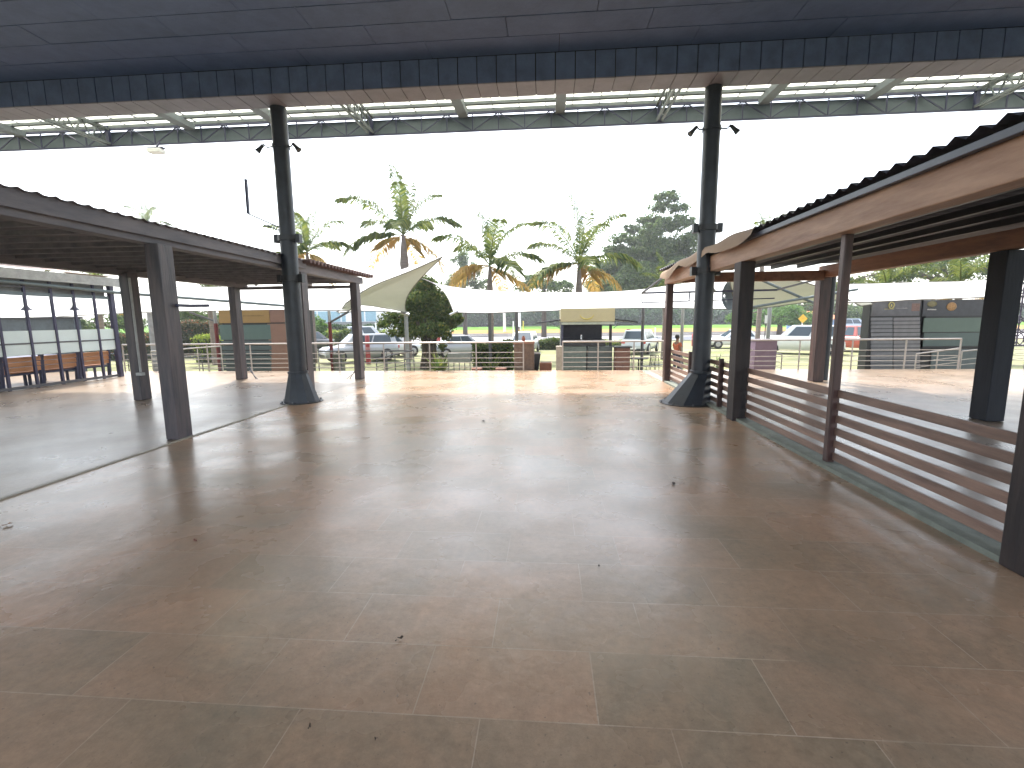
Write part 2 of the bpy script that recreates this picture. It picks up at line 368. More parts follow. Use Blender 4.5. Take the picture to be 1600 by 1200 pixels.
# ================================================================ STEEL COLUMNS
def steel_column(x, y, bx, label, r0, baser, sides):
    t = thing('steel_column', label, 'column', (x, y, 0), 'tall steel columns under the great roof')
    MB().tube([(x, y, .5), (x, y, 2.55)], .168, 24).tube([(x, y, 2.55), (x, y, 3.35)], .158, 24).tube([(x, y, 3.35), (x, y, 5.73)], .148, 24).build('shaft', M_steel, t)
    b = MB(); n = sides; vs = []
    for (cx, rr, z) in ((bx, baser, 0), (x, .19, .6)):
        for j in range(n):
            a = 2*math.pi*(j+.5)/n; vs.append((cx+rr*math.cos(a), y+rr*math.sin(a)*.95, z))
    b.add(vs, [(j, (j+1) % n, n+(j+1) % n, n+j) for j in range(n)]+[tuple(range(n))[::-1], tuple(range(n, 2*n))])
    b.tube([(x, y, .595), (x, y, .64)], .2, 24).build('cone_base', M_steel, t)
    c = MB()
    for z in (2.52, 3.3):
        c.tube([(x, y, z-.05), (x, y, z+.05)], .19, 24)
        for sx in (-1, 1): c.cbox((x+sx*.22, y, z), (.09, .12, .16))
    c.build('collar', M_black, t)
    bl = MB()
    for q in range(8): bl.lathe([(.016, 0), (.016, .03), (.008, .035)], (bx+(baser+.03)*math.cos(q*.785), y+(baser+.03)*.95*math.sin(q*.785), .012), 6)
    bl.build('anchor_bolts', M_rail2, t); MB().lathe([(baser+.06, 0), (baser+.06, .012)], (bx, y, .001), 24).build('base_plate', M_black, t)
    MB().tube([(x, y, 5.0), (x, y, 5.06)], .165, 20).build('collar', M_steel, t)
    return t
c1 = steel_column(-5.16, 9.15, -5.12, 'tall dark steel column with round cone foot, left of the open floor', .17, .36, 12)
c2 = steel_column(2.97, 9.15, 2.72, 'tall dark steel column with splayed foot beside slatted fence', .17, .44, 8)
for t, x in ((c1, -5.16), (c2, 2.97)):
    for sx in (-1, 1):
        nm = 'left' if sx < 0 else 'right'
        s = thing('spotlight', 'small spotlight on the %s side of the %s steel column' % (nm, 'cone footed' if t is c1 else 'splay footed'), 'spotlight', (x+sx*.15, 9.12, 5.03), 'spotlights clamped high on the columns')
        MB().tube([(x+sx*.14, 9.12, 5.03), (x+sx*.24, 9.08, 5.0), (x+sx*.3, 9.05, 5.06)], .014, 6).build('arm', M_black, s)
        h = Vector((x+sx*.3, 9.05, 5.04)); d = Vector((sx*.12, -.02, -.13))
        MB().tube([h, h+d*.5, h+d], [.03, .036, .055], 10).build('lamp_head', M_black, s)
# bracket with a vertical bar held out from the cone-footed column
s = thing('bracket_arm', 'thin bracket holding an upright bar beside the cone footed column', 'bracket', at(436, 358, 9.1))
a = at(388, 334, 9.1); b = at(384, 280, 9.1)
MB().bar(a, b, .04, .05).build('upright_bar', M_framed, s)
MB().bar(a, at(436, 355, 9.12), .025).bar(at(404, 348, 9.1), at(436, 360, 9.12), .02).build('arm', M_framed, s)

# ================================================================ LEFT PERGOLA
pg = thing('pergola', 'long low pergola with grey timber posts along left side', 'pergola', (-7, 9, 0), 'timber pergolas beside the floor')
def wpost(x, y, wx, wy, h, m, par, name='post'):
    b = MB().box(x-wx/2, x+wx/2, y-wy/2, y+wy/2, 0, h); return b.build(name, m, par, .012)
for x, y in ((-5.33, 6.15), (-5.42, 9.98), (-5.42, 12.9), (-8.86, 9.35), (-8.98, 12.85), (-8.95, 5.6), (-5.4, 2.6)):
    wpost(x, y, .2, .26, 2.72, M_wood, pg)
MB().box(-5.53, -5.33, 1.0, 13.3, 2.72, 2.9).build('edge_beam', M_beamg, pg, .01)
MB().box(-9.05, -8.85, 1.0, 13.3, 2.66, 2.8).build('edge_beam', M_beamg, pg, .01)
sv = []; ys = np.arange(.8, 13.5, .045)
for i, Y in enumerate(ys):
    dz = .018*math.cos(2*math.pi*i/4); sag = .04*math.sin(Y*.5)
    sv += [(-9.3, Y, 2.86+dz+sag*.3), (-5.22, Y, 2.98+dz+sag*.3)]
MB().add(sv, [(2*i, 2*i+2, 2*i+3, 2*i+1) for i in range(len(ys)-1)], True).build('roof_sheet', M_sheetu, pg)
MB().box(-5.30, -5.27, .8, 10.0, 2.80, 3.0).build('fascia_board', M_beamg, pg, .006)
tl = MB(); Y = 9.9
while Y < 13.5: tl.tube([(-5.3, Y, 2.95), (-5.1, Y, 2.955)], .05, 8); Y += .17
tl.build('tile_edge', mat('clay_tile', srgb(98, 76, 74), .8), pg)
ba = MB()
for Y in np.arange(1.3, 13.3, .46): ba.box(-9.2, -5.34, Y-.02, Y+.02, 2.75, 2.81)
ba.box(-9.05, -5.4, 13.1, 13.16, 2.6, 2.68)
ba.build('batten', M_beamg, pg)
# foot braces and conduit
for x, y in ((-8.7, 12.95), (-5.6, 12.95)):
    sgn = 1 if x < -7 else -1
    MB().bar((x-sgn*.1, y, .35), (x+sgn*.12, y-.05, .0), .02).bar((x-sgn*.1, y, .25), (x+sgn*.2, y-.1, 0), .015).build('foot_brace', M_rail2, pg)
MB().tube([(-8.70, 9.2, 2.6), (-8.70, 9.2, .62)], .022, 8).cbox((-8.70, 9.19, .58), (.14, .08, .06)).build('conduit', mat('grey_pvc', srgb(170, 172, 172), .5), pg)
a = at(285, 474, 6.3); MB().tube([(-5.2, 6.2, a.z-.03), (-5.2, 6.45, a.z-.03), (-5.12, 6.72, a.z-.02)], .022, 8).build('side_arm', M_framed, pg)

# ================================================================ RIGHT PERGOLA
pr = thing('pergola', 'low pergola with tan timber beams and corrugated roof beyond slatted fence', 'pergola', (5, 7, 0), 'timber pergolas beside the floor')
wpost(3.07, 7.62, .22, .26, 2.50, M_woodd, pr); wpost(3.1, 12.2, .16, .2, 2.50, M_woodr, pr)
wpost(3.14, 5.25, .085, .085, 2.50, M_woodr, pr); wpost(3.10, 3.0, .2, .24, 2.50, M_woodd, pr)
wpost(6.95, 7.72, .27, .30, 2.60, mat('blue_dark_wood', srgb(30, 33, 42), .75, 0, .35, 8, .5, 30, (1, 1, .15)), pr)
wpost(6.9, 12.35, .26, .26, 2.61, M_woodr, pr)
MB().tube([(7.25, 12.6, 0), (7.25, 12.6, 2.7)], .09, 16).build('pipe_post', M_steel, pr)
wpost(6.98, 2.8, .3, .3, 2.60, M_wood, pr)
MB().box(3.0, 3.2, .6, 12.32, 2.50, 2.78).build('edge_beam', M_beam, pr, .012)
MB().box(6.85, 7.05, .6, 12.5, 2.61, 2.90).build('edge_beam', M_beamr, pr, .012)
MB().box(3.205, 6.845, 12.2, 12.34, 2.54, 2.78).build('end_beam', M_beamr, pr, .01)
sv = []; ys = np.arange(.5, 12.6, .0475)
for i, Y in enumerate(ys):
    dz = .028*math.cos(2*math.pi*i/4)
    sv += [(2.9, Y, 2.885+dz), (7.5, Y, 3.02+dz)]
MB().add(sv, [(2*i, 2*i+2, 2*i+3, 2*i+1) for i in range(len(ys)-1)], True).build('roof_sheet', M_sheet, pr)
MB().box(2.93, 2.98, .5, 7.9, 2.77, 2.832).build('gutter', mat('gutter_dark', srgb(60, 66, 80), .4), pr, .006)
ba = MB()
for x in np.arange(3.7, 6.8, .62): ba.box(x-.03, x+.03, .6, 12.19, 2.76+(x-3)*.025, 2.83+(x-3)*.03)
ba.build('batten', M_black, pr)
# canvas thrown over the far end
cv = []; nU, nV = 40, 10
for i in range(nU+1):
    u = i/nU; Y = 6.9+u*5.3
    for j in range(nV+1):
        v = j/nV; X = 2.93+v*1.7; sc_l = abs(math.sin(u*5.6*math.pi/1.9))
        z = 2.94+.03*v+.018*math.sin(Y*4.2+v*3)+.02*math.sin(u*3.1)-.14*u**3
        if j == 2: z -= .03; X = 2.90
        if j == 1: X = 2.86; z -= .07+.03*sc_l
        if j == 0: X = 2.84+.02*sc_l; z -= .13+.12*sc_l
        cv.append((X, Y, z))
MB().add(cv, [(i*(nV+1)+j, i*(nV+1)+j+1, (i+1)*(nV+1)+j+1, (i+1)*(nV+1)+j) for i in range(nU) for j in range(nV)], True).build('canvas_cover', fabric('tan_canvas', srgb(142, 120, 100), .1), pr)
# fold-out awning frame at the far end
aw = thing('awning_frame', 'bare black folding awning frame sticking out from right pergola end', 'awning', (4.6, 12.5, 2.3))
L0 = at(1003, 458, 13.5); L1 = at(1214, 453, 13.5); D0 = at(1003, 473, 13.5); D1 = at(1210, 466, 13.5)
MB().bar(L0, L1, .05).bar(D0, D1, .03).bar(L0, D0, .03).build('front_bar', M_framed, aw)
for q in (.36,): MB().bar(L0.lerp(L1, q), D0.lerp(D1, q), .03).build('strut', M_framed, aw)
MB().bar((3.0, 12.32, 2.72), L0, .045).build('arm', M_rail2, aw); MB().bar((6.9, 12.55, 2.6), L1, .045).build('arm', M_rail2, aw)
MB().bar((4.1, 12.4, 2.6), L0.lerp(L1, .55), .03).build('arm', M_rail2, aw)

# slatted fence
fe = thing('slatted_fence', 'long low fence of brown horizontal timber slats on concrete kerb', 'fence', (3.12, 8, 0))
ys = [2.93, 5.2, 7.48, 8.55, 12.08]
for k in range(6):
    z = .115+k*.14
    MB().box(3.155, 3.18, 2.95, 12.1, z-.042, z+.042).build('slat', M_slat, fe, .004)
for y in (8.5, 10.3): MB().box(3.08, 3.152, y-.035, y+.035, .045, .92).build('post', M_woodr, fe, .004)

# ================================================================ DECK RAILING
def railing(label, xa, xb, y, step, group='steel railings along the deck edge', zt=.93):
    t = thing('deck_railing', label, 'railing', ((xa+xb)/2, y, 0), group)
    MB().tube([(xa, y, zt), (xb, y, zt)], .028, 10).build('handrail', M_rail, t)
    for z in (.60, .42, .27, .12): MB().tube([(xa, y, z), (xb, y, z)], .011, 6).build('rail', M_rail, t)
    n = max(1, round((xb-xa)/step))
    for i in range(n+1):
        x = xa+(xb-xa)*i/n; MB().tube([(x, y, -.05), (x, y, zt)], .022, 8).build('post', M_rail, t)
    return t
Xp = lambda px, Y=DE: at(px, 560, Y).x
railing('steel deck railing behind left pergola, ending at brown brick pillar', Xp(196), Xp(818), DE-.06, 1.58)
railing('steel deck railing in front of the yellow headed kiosk', Xp(879), Xp(1046), DE-.06, 1.2)
railing('steel deck railing behind right pergola, ending near dark shuttered kiosk', Xp(1090), Xp(1503), DE+.1, 1.72)
def ramp_rail(label, a, b, Y, zs=(0, -.28, -.45), n=4, m=None, low=None):
    A = at(a[0], a[1], Y); B = at(b[0], b[1], Y); m = m or M_rail
    t = thing('ramp_railing', label, 'railing', ((A+B)/2).to_tuple(), 'railings of the access ramps')
    MB().tube([A, B], .026, 8).build('handrail', m, t)
    for z in zs[1:]: MB().tube([A+Vector((0, 0, z)), B+Vector((0, 0, z))], .012, 6).build('rail', m, t)
    for i in range(n+1):
        P = A.lerp(B, i/n); MB().tube([(P.x, P.y, G if low is None else low), P], .02, 6).build('post', m, t)
ramp_rail('sloping ramp handrail rising right, behind left pergola corner post', (588, 561), (646, 547), 16.6, n=4, m=M_rail2)
ramp_rail('level dark ramp handrail left of the brown tree trunk', (497, 549), (640, 548), 17.4, n=4, m=M_rail2)
ramp_rail('pale ramp handrail behind the leftmost tall pergola posts', (236, 549), (345, 541), 16.8, n=3)
ramp_rail('dark double rail far left, beyond the glazed partition', (170, 553), (345, 560), 17.8, n=6, m=M_rail2)
ramp_rail('short pale ramp handrail sloping down beside mauve box', (1172, 546), (1222, 554), 16.4, n=2)
ramp_rail('pale ramp handrail rising to the end of the right deck railing', (1432, 553), (1500, 544), 16.0, n=2)
ramp_rail('pale ramp handrail running off right of the shuttered kiosk', (1503, 549), (1640, 534), 16.3, n=4)

# ================================================================ LEFT GLAZED PARTITION
gp = thing('glazed_partition', 'dark framed glazed partition with frosted panes at far left', 'partition', (-13.4, 12, 0))
fx = -13.45; FY0, FY1 = 7.9, 13.45; nb = 11
yy = [13.5, 12.95, 12.35, 11.75, 11.1, 10.45, 9.8, 9.1, 8.45, 7.9]
zt = 2.42
for i, y in enumerate(yy):
    r = .06 if i == 0 else .028
    MB().box(fx-r, fx+r, y-r, y+r, 0, zt+(.4 if i == 0 else .38)).build('mullion', mat('mullion_paint', srgb(62, 60, 84), .45), gp)
MB().box(fx-.03, fx+.03, 7.9, 13.4, .02, .09).build('bottom_rail', M_rail2, gp)
MB().box(fx-.02, fx+.02, 7.9, 13.4, zt-.02, zt+.07).build('top_rail', M_fas, gp)
MB().box(fx-.12, fx-.10, 7.9, 13.4, zt+.075, 2.84).build('transom_panel', mat('transom', srgb(120, 122, 122), .6), gp)
MB().box(fx-.02, fx+.02, 7.9, 13.4, 2.6, 2.63).build('transom_bar', M_rail2, gp)
MB().box(fx-.015, fx+.015, 7.9, 13.4, 1.15, 1.19).build('middle_rail', M_rail2, gp)
MB().tube([(fx+.1, 6.8, 2.85), (fx+.1, 13.5, 2.62), (-11.7, 15.5, 2.45), (-9.8, 17.5, 2.25)], .05, 10).build('awning_pipe', M_fas, gp)
M_frost = glassmat('frosted_glass', (.62, .70, .70), .82, .5)
for i in range(len(yy)-1):
    MB().box(fx-.006, fx+.006, yy[i+1]+.03, yy[i]-.03, .87, 1.15).box(fx-.006, fx+.006, yy[i+1]+.03, yy[i]-.03, 1.19, 1.5).build('frosted_pane', M_frost, gp)
# canopy above it
cn = thing('dining_canopy', 'low brown sheet roof with pale fascia above the glazed partition', 'canopy', (-15, 12, 3))
cvv = []; 
for i in range(13):
    Y = 6.5+i*.6; z = 3.09; hgt = .62*max(.02, 1-((Y-6.5)/7.2)**3)
    cvv += [(-13.3, Y, z), (-14.6, Y, z+hgt)]
MB().add(cvv, [(2*i, 2*i+2, 2*i+3, 2*i+1) for i in range(12)], True).build('roof_sheet', mat('brown_sheet', srgb(128, 104, 96), .6), cn)
fa = MB(); 
for i in range(12):
    Y0 = 6.5+i*.6; Y1 = Y0+.6; z0 = 3.08-.006*(Y0-6.5); z1 = 3.08-.006*(Y1-6.5)
    fa.add([(-13.28, Y0, z0-.25), (-13.28, Y1, z1-.25), (-13.28, Y1, z1), (-13.28, Y0, z0), (-13.24, Y0, z0-.25), (-13.24, Y1, z1-.25), (-13.24, Y1, z1), (-13.24, Y0, z0)],
           [(0,3,2,1),(4,5,6,7),(0,1,5,4),(1,2,6,5),(2,3,7,6),(3,0,4,7)])
fa.build('fascia', mat('pale_fascia', srgb(150, 150, 148), .6), cn)
MB().box(-18.4, -18.2, 7, 13.4, 0, 3.2).build('rear_wall', M_fas, cn)
# dark wall behind
dw = thing('dark_stall', 'long dark grey stall wall seen through the glazed partition', 'stall', (-19, 15.5, 0))
MB().box(-24, -17.1, 15.6, 15.85, G, 1.85).build('wall', mat('stall_dark', srgb(74, 84, 92), .6), dw)
MB().box(-24.1, -17.05, 15.55, 15.9, 1.85, 1.92).build('roof', M_black, dw)
# benches
M_orange = mat('orange_slats', srgb(164, 114, 76), .5, 0, .25, 8, .3, 30, (1, .15, 1))
def bench():
    t = thing('booth_bench', 'x', 'bench', (0, 0, 0), 'slatted booth benches behind the partition')
    b = MB()
    for k in range(3): b.box(.10+k*.012, .13+k*.012, -.44, .44, .50+k*.13-.055, .50+k*.13+.06)
    b.build('backrest', M_orange, t, .004)
    b = MB()
    for k in range(3): b.box(-.42+k*.15, -.29+k*.15, -.44, .44, .40, .43)
    b.build('seat', M_orange, t, .004)
    for sgn in (-1, 1):
        MB().box(-.40, -.35, sgn*.42-.025, sgn*.42+.025, 0, .40).build('leg', M_framed, t)
        MB().add([(.02, sgn*.46-.03, 0), (.10, sgn*.46-.03, 0), (.16, sgn*.46-.03, .86), (.09, sgn*.46-.03, .86), (.02, sgn*.46+.03, 0), (.10, sgn*.46+.03, 0), (.16, sgn*.46+.03, .86), (.09, sgn*.46+.03, .86)],
                 [(0,1,2,3),(7,6,5,4),(0,4,5,1),(1,5,6,2),(2,6,7,3),(3,7,4,0)]).build('leg', M_framed, t)
    MB().box(-.38, .05, -.42, .42, .34, .385).build('frame', M_framed, t)
    return t
b0 = bench(); labs = ['slatted orange bench nearest the thick end post of the glazed partition', 'second slatted orange bench from the partition end post', 'third slatted orange bench from the partition end post',
      'fourth slatted orange bench from the partition end post', 'leftmost visible slatted orange bench behind the partition']
for i, y in enumerate((12.9, 11.9, 10.95, 10.0, 9.05)):
    o = b0 if i == 0 else copy_tree(b0); o.location = (-13.75, y, 0); o['label'] = labs[i]
for px, py, Y, lb in ((41, 482, 12.0, 'conical dark pendant lamp nearer the left picture edge'), (116, 482, 13.0, 'conical dark pendant lamp nearer the partition end post')):
    c = at(px, py, Y); t = thing('pendant_lamp', lb, 'lamp', (c.x, c.y, c.z), 'pendant lamps behind the partition')
    MB().lathe([(.13, -.05), (.11, -.02), (.045, .06), (.03, .12), (.01, .14)], c, 16).build('lamp_shade', M_framed, t)
    MB().tube([(c.x, c.y, c.z+.1), (c.x, c.y, 3.3)], .008, 6).build('cord', M_black, t)
t = thing('dining_table', 'dark table behind the glazed partition benches', 'table', (-14.9, 11, 0))
MB().box(-15.3, -14.5, 8.5, 12.8, .72, .76).build('tabletop', M_framed, t)
for y in (8.8, 10.7, 12.5): MB().box(-14.93, -14.87, y-.03, y+.03, 0, .72).build('leg', M_black, t)

# ================================================================ KIOSKS
def pbox(x0, x1, y0, y1, Y, dep, name, m, par, bev=0):   # box whose front face spans those places at depth Y
    a = at(x0, y1, Y); b = at(x1, y0, Y)
    return MB().box(a.x, b.x, Y, Y+dep, a.z, b.z).build(name, m, par, bev)
# centre kiosk
Y = 17.6; A = at(876, 482, Y); B = at(959, 578, Y); 
k = thing('food_kiosk', 'black food kiosk with pale yellow header and side flaps, facing deck gap', 'kiosk', ((A.x+B.x)/2, Y+1, G))
hd = MB().box(A.x, B.x, Y-.02, Y+1.9, at(900, 503, Y).z, A.z).build('header', mat('header_yellow', srgb(182, 172, 138), .5, 0, .05), k, .01)
arc = MB(); cc = at(917, 491, Y-.04)
pts = [(cc.x+.26*math.cos(q), Y-.035, cc.z+.02+.2*math.sin(q)) for q in np.linspace(math.pi*1.05, math.pi*1.95, 14)]
arc.tube(pts, [.008+.02*math.sin(i/13*math.pi) for i in range(14)], 6); arc.build('logo_arc', mat('logo_gold', srgb(196, 180, 90), .5), hd)
pbox(877, 960, 503, 507.5, Y-.03, 1.92, 'trim_band', mat('trim_pale', srgb(168, 174, 160), .5), k)
MB().box(A.x+.02, A.x+.1, Y, Y+.08, G, at(0, 507, Y).z+.0).build('corner_post', M_framed, k)
xr = at(952, 520, Y).x
MB().box(xr, xr+.1, Y, Y+.08, G, at(955, 507, Y).z).build('corner_post', M_black, k)
MB().box(A.x+.1, at(945, 520, Y).x, Y+.9, Y+.95, G, at(0, 500, Y).z).build('rear_wall', mat('kiosk_inside', srgb(56, 58, 72), .6), k)
MB().box(A.x+.02, A.x+.06, Y+.085, Y+1.85, G, at(0, 507, Y).z).build('side_wall', M_black, k)
pbox(878, 946, 531, 541, Y-.03, .6, 'counter_top', M_black, k)
pbox(879, 916, 541, 600, Y-.015, .4, 'counter_door', mat('counter_grey', srgb(98, 108, 106), .5), k, .01)
pbox(917.5, 957, 541, 600, Y-.012, .4, 'counter_door', mat('counter_grey2', srgb(78, 86, 88), .5), k, .01)
for a_, b_ in (((876, 501), (838, 506)), ((959, 500), (996, 504))):
    P = at(*a_, Y); Q = at(*b_, Y)
    MB().add([(P.x, Y, P.z), (Q.x, Y, Q.z), (Q.x, Y+1.6, Q.z), (P.x, Y+1.6, P.z), (P.x, Y, P.z+.05), (Q.x, Y, Q.z+.05), (Q.x, Y+1.6, Q.z+.05), (P.x, Y+1.6, P.z+.05)],
             [(0,3,2,1),(4,5,6,7),(0,1,5,4),(1,2,6,5),(2,3,7,6),(3,0,4,7)]).build('side_flap', M_black, k)
    MB().bar((P.x, Y+.05, P.z-.3), (P.x+(Q.x-P.x)*.45, Y+.05, P.z-.03), .025).build('flap_stay', M_rail2, k)
t = thing('coffee_grinder', 'small steel utensil standing on the kiosk counter', 'utensil', at(908, 531, Y+.2))
c = at(908, 531, Y+.2); MB().lathe([(.04, 0), (.045, .1), (.03, .12), (.035, .2)], c, 10).build('body', M_chrome, t)
# left kiosk
Y = 17.4; A = at(343, 484, Y); B = at(449, 580, Y)
k = thing('food_kiosk', 'closed kiosk with ochre header and green shutter behind left pergola', 'kiosk', ((A.x+B.x)/2, Y+1, G))
MB().box(A.x+.03, B.x-.02, Y+.03, Y+2.3, G, A.z-.02).build('body', M_black, k)
h = pbox(343, 421, 484.5, 505, Y, .028, 'header', mat('ochre', srgb(140, 112, 66), .5, 0, .05), k)
pbox(380, 412, 492, 494.5, Y-.006, .005, 'lettering', mat('ochre_dark', srgb(124, 98, 56), .5), h)
pbox(421.7, 449, 484.5, 504, Y, .028, 'header', mat('brown_pan', srgb(124, 94, 82), .55, 0, .08), k)
pbox(345, 422, 507, 531, Y, .028, 'shutter', mat('green_pan', srgb(78, 98, 96), .45, 0, .06), k)
for i in range(6): pbox(346+i*.25, 424, 532+i*8, 539.2+i*8, Y, .028, 'panel_slat', mat('green_slat', srgb(68, 80, 84), .5, 0, .1), k)
pbox(424.5, 449, 505.5, 590, Y+.002, .026, 'side_panel', mat('brown_pan', srgb(124, 94, 82), .55), k)
# right kiosks
Y = 17.6; A = at(1361, 469, Y); B = at(1440, 578, Y)
k = thing('food_kiosk', 'closed grey kiosk clad in horizontal slats with logo header', 'kiosk', ((A.x+B.x)/2, Y+1, G), 'grey kiosks behind the right pergola')
MB().box(A.x+.03, B.x-.02, Y+.04, Y+.45, G, A.z-.02).build('body', M_black, k)
h = pbox(1361, 1439, 469, 494, Y, .04, 'header', mat('kiosk_header', srgb(92, 94, 102), .5), k)
n = 15
for i in range(n): pbox(1361, 1395, 496+i*6, 501.2+i*6, Y, .035, 'cladding_slat', mat('kiosk_slat', srgb(112, 114, 122), .5, 0, .15), k)
for i in range(n): pbox(1396, 1438, 496+i*6, 501.2+i*6, Y, .035, 'cladding_slat', mat('kiosk_slat2', srgb(118, 118, 124), .5, 0, .15), k)
c = at(1393, 477, Y-.01); M_gold = mat('emblem_gold', srgb(176, 168, 110), .5); M_grey = mat('letter_grey', srgb(140, 140, 146), .5)
e = MB(); e.tube([(c.x+.09*math.cos(q), Y-.012, c.z+.11*math.sin(q)) for q in np.linspace(0, 2*math.pi, 17)], .018, 6, False); e.ball((c.x, Y-.01, c.z-.01), (.03, .012, .05)); e.build('emblem', M_gold, h)
def letters(x0, x1, y0, y1, Y, m, par):
    b = MB(); x = x0; r_ = random.Random(int(x0))
    while x < x1:
        w_ = r_.uniform(.5, 1.1); b_ = at(x, y1, Y); t_ = at(x+w_, y0+r_.uniform(0, .6), Y); b.box(b_.x, t_.x, Y-.008, Y+.002, b_.z, t_.z); x += w_+.5
    b.build('lettering', m, par)
letters(1382, 1397, 482.0, 483.4, Y, M_gold, h); letters(1400, 1417, 480.5, 482.5, Y, M_grey, h)
r = pbox(1424, 1438, 474, 486, Y-.006, .005, 'menu_picture', mat('menu_brown', srgb(120, 96, 92), .5, 0, .6, 30), h)
Y = 17.6; A = at(1441, 468, Y); B = at(1552, 578, Y)
k = thing('food_kiosk', 'closed kiosk with pale green roller shutter and dark emblem header', 'kiosk', ((A.x+B.x)/2, Y+1, G), 'grey kiosks behind the right pergola')
MB().box(A.x+.03, B.x-.02, Y+.04, Y+.45, G, A.z-.02).build('body', M_black, k)
h = pbox(1441, 1552, 468, 494, Y, .04, 'header', mat('kiosk_header_dark', srgb(58, 62, 72), .5), k)
c = at(1487, 479, Y-.01)
MB().ball((c.x, Y-.008, c.z), (.17, .012, .15), 16, 8).build('emblem', mat('emblem_amber', srgb(150, 116, 74), .5, 0, .5, 20), h)
e = MB().ball((at(1456, 475, Y).x, Y-.008, at(1456, 475, Y).z), (.17, .012, .1), 14, 8).build('emblem', mat('emblem_olive', srgb(104, 100, 70), .5, 0, .4, 20), h)
letters(1449, 1462, 482.5, 484.5, Y, mat('letter_white', srgb(200, 200, 200), .5), h)
sh = pbox(1442, 1552, 496, 519, Y, .03, 'shutter', mat('shutter_green', srgb(82, 100, 94), .45, 0, .06), k)
pbox(1442, 1552, 519.6, 541, Y, .03, 'shutter', mat('shutter_green2', srgb(74, 90, 90), .45, 0, .06), k)
pbox(1441, 1552, 541.5, 544, Y-.03, .1, 'sill', M_black, k)
pbox(1452, 1552, 545, 590, Y, .03, 'lower_panel', mat('kiosk_low', srgb(88, 98, 102), .5, 0, .2), k)

# ================================================================ FAR SCREEN at right edge
Y = 13.2; A = at(1580, 436, Y); B = at(1580, 540, Y)
t = thing('lattice_screen', 'ornamental screen of interlaced rings at right picture edge', 'screen', (A.x+.8, Y, 0))
lm = mat('lattice_paint', srgb(70, 66, 84), .5); b = MB(); r_ = .17
nzr = int((A.z-B.z)/(2*r_))+1
for i in range(8):
    for j in range(nzr):
        cx = A.x+r_+i*2*r_; cz = B.z+r_+j*2*r_
        b.tube([(cx+r_*math.cos(q), Y, cz+r_*math.sin(q)) for q in np.linspace(0, 2*math.pi, 17)], .012, 6, False)
        b.tube([(cx+r_+r_*math.cos(q), Y+.005, cz+r_*math.sin(q)) for q in np.linspace(0, 2*math.pi, 17)], .012, 6, False)
b.build('ring_pattern', lm, t)
b = MB(); 
for i in range(9): b.box(A.x+i*2*r_-.012, A.x+i*2*r_+.012, Y-.012, Y+.012, B.z, B.z+nzr*2*r_)
b.bar((A.x, Y, B.z), (A.x+16*r_, Y, B.z), .03).bar((A.x, Y, B.z+nzr*2*r_), (A.x+16*r_, Y, B.z+nzr*2*r_), .03)
b.build('frame', lm, t)
MB().box(A.x+16*r_, A.x+16*r_+.1, Y-.05, Y+.05, 0, A.z+.1).box(A.x-.04, A.x, Y-.02, Y+.02, B.z-.02, A.z+.3).build('post', lm, t)
railing('steel deck railing beyond the ring pattern screen, at right edge', at(1574, 560, DE).x, 17.5, DE+.1, 1.5)

# ================================================================ SAILS
def patch(e0, e1, n=24, m=10, sag=0, bow0=None, bow1=None):   # ruled surface between two polylines of world points
    def samp(e, t):
        k = (len(e)-1)*t; i = min(int(k), len(e)-2); f = k-i
        P = [e[max(i-1, 0)], e[i], e[i+1], e[min(i+2, len(e)-1)]]
        return .5*((2*P[1])+(P[2]-P[0])*f+(2*P[0]-5*P[1]+4*P[2]-P[3])*f*f+(3*P[1]-P[0]-3*P[2]+P[3])*f*f*f)
    vs = []
    for i in range(n+1):
        a = samp(e0, i/n); b = samp(e1, i/n)
        for j in range(m+1):
            q = a.lerp(b, j/m); q.z -= sag*math.sin(math.pi*j/m)
            if bow0: q += Vector(bow0)*math.sin(math.pi*j/m)*(1-i/n)**4
            if bow1: q += Vector(bow1)*math.sin(math.pi*j/m)*(i/n)**3
            vs.append(q)
    b_ = MB().add(vs, [(i*(m+1)+j, i*(m+1)+j+1, (i+1)*(m+1)+j+1, (i+1)*(m+1)+j) for i in range(n) for j in range(m)], True)
    return b_, [samp(e0, i/n) for i in range(n+1)], [samp(e1, i/n) for i in range(n+1)]
def sail(label, low, top, m, sag=.1, cable=True, bow0=None, bow1=None):
    b, a, c = patch(low, top, sag=sag, bow0=bow0, bow1=bow1)
    e_ = b.v[:11]; e2_ = b.v[-11:]
    t = thing('shade_sail', label, 'shade sail', low[0].to_tuple(), 'tensile shade sails beyond the deck')
    b.build('membrane', m, t)
    if cable: MB().tube(a, .022, 6).tube(c, .022, 6).tube(e_, .02, 6).tube(e2_, .02, 6).build('edge_cable', M_cable, t)
    return t
P = at
sail('long white shade sail behind the left pergola posts', [P(-60, 497, 18), P(60, 496, 18), P(180, 490, 18), P(300, 486, 18), P(430, 485, 18), P(546, 485, 18)],
     [P(-60, 440, 22), P(60, 445, 22), P(180, 449, 22), P(300, 449, 22), P(430, 447, 21), P(570, 455, 20)], M_sail)
sail('broad white shade sail in the centre, above the black kiosk', [P(709, 488, 19), P(760, 489, 18.6), P(850, 486, 18.4), P(930, 483, 18.4), P(1010, 481, 18.6), P(1085, 482, 19), P(1165, 484, 19.6)],
     [P(648, 432, 22.6), P(705, 448, 22.6), P(800, 456, 22.6), P(900, 457, 22.6), P(985, 454, 22.6), P(1060, 444, 22.6), P(1150, 432, 22.6)], M_sail, .0, bow0=(.35, 0, .22))
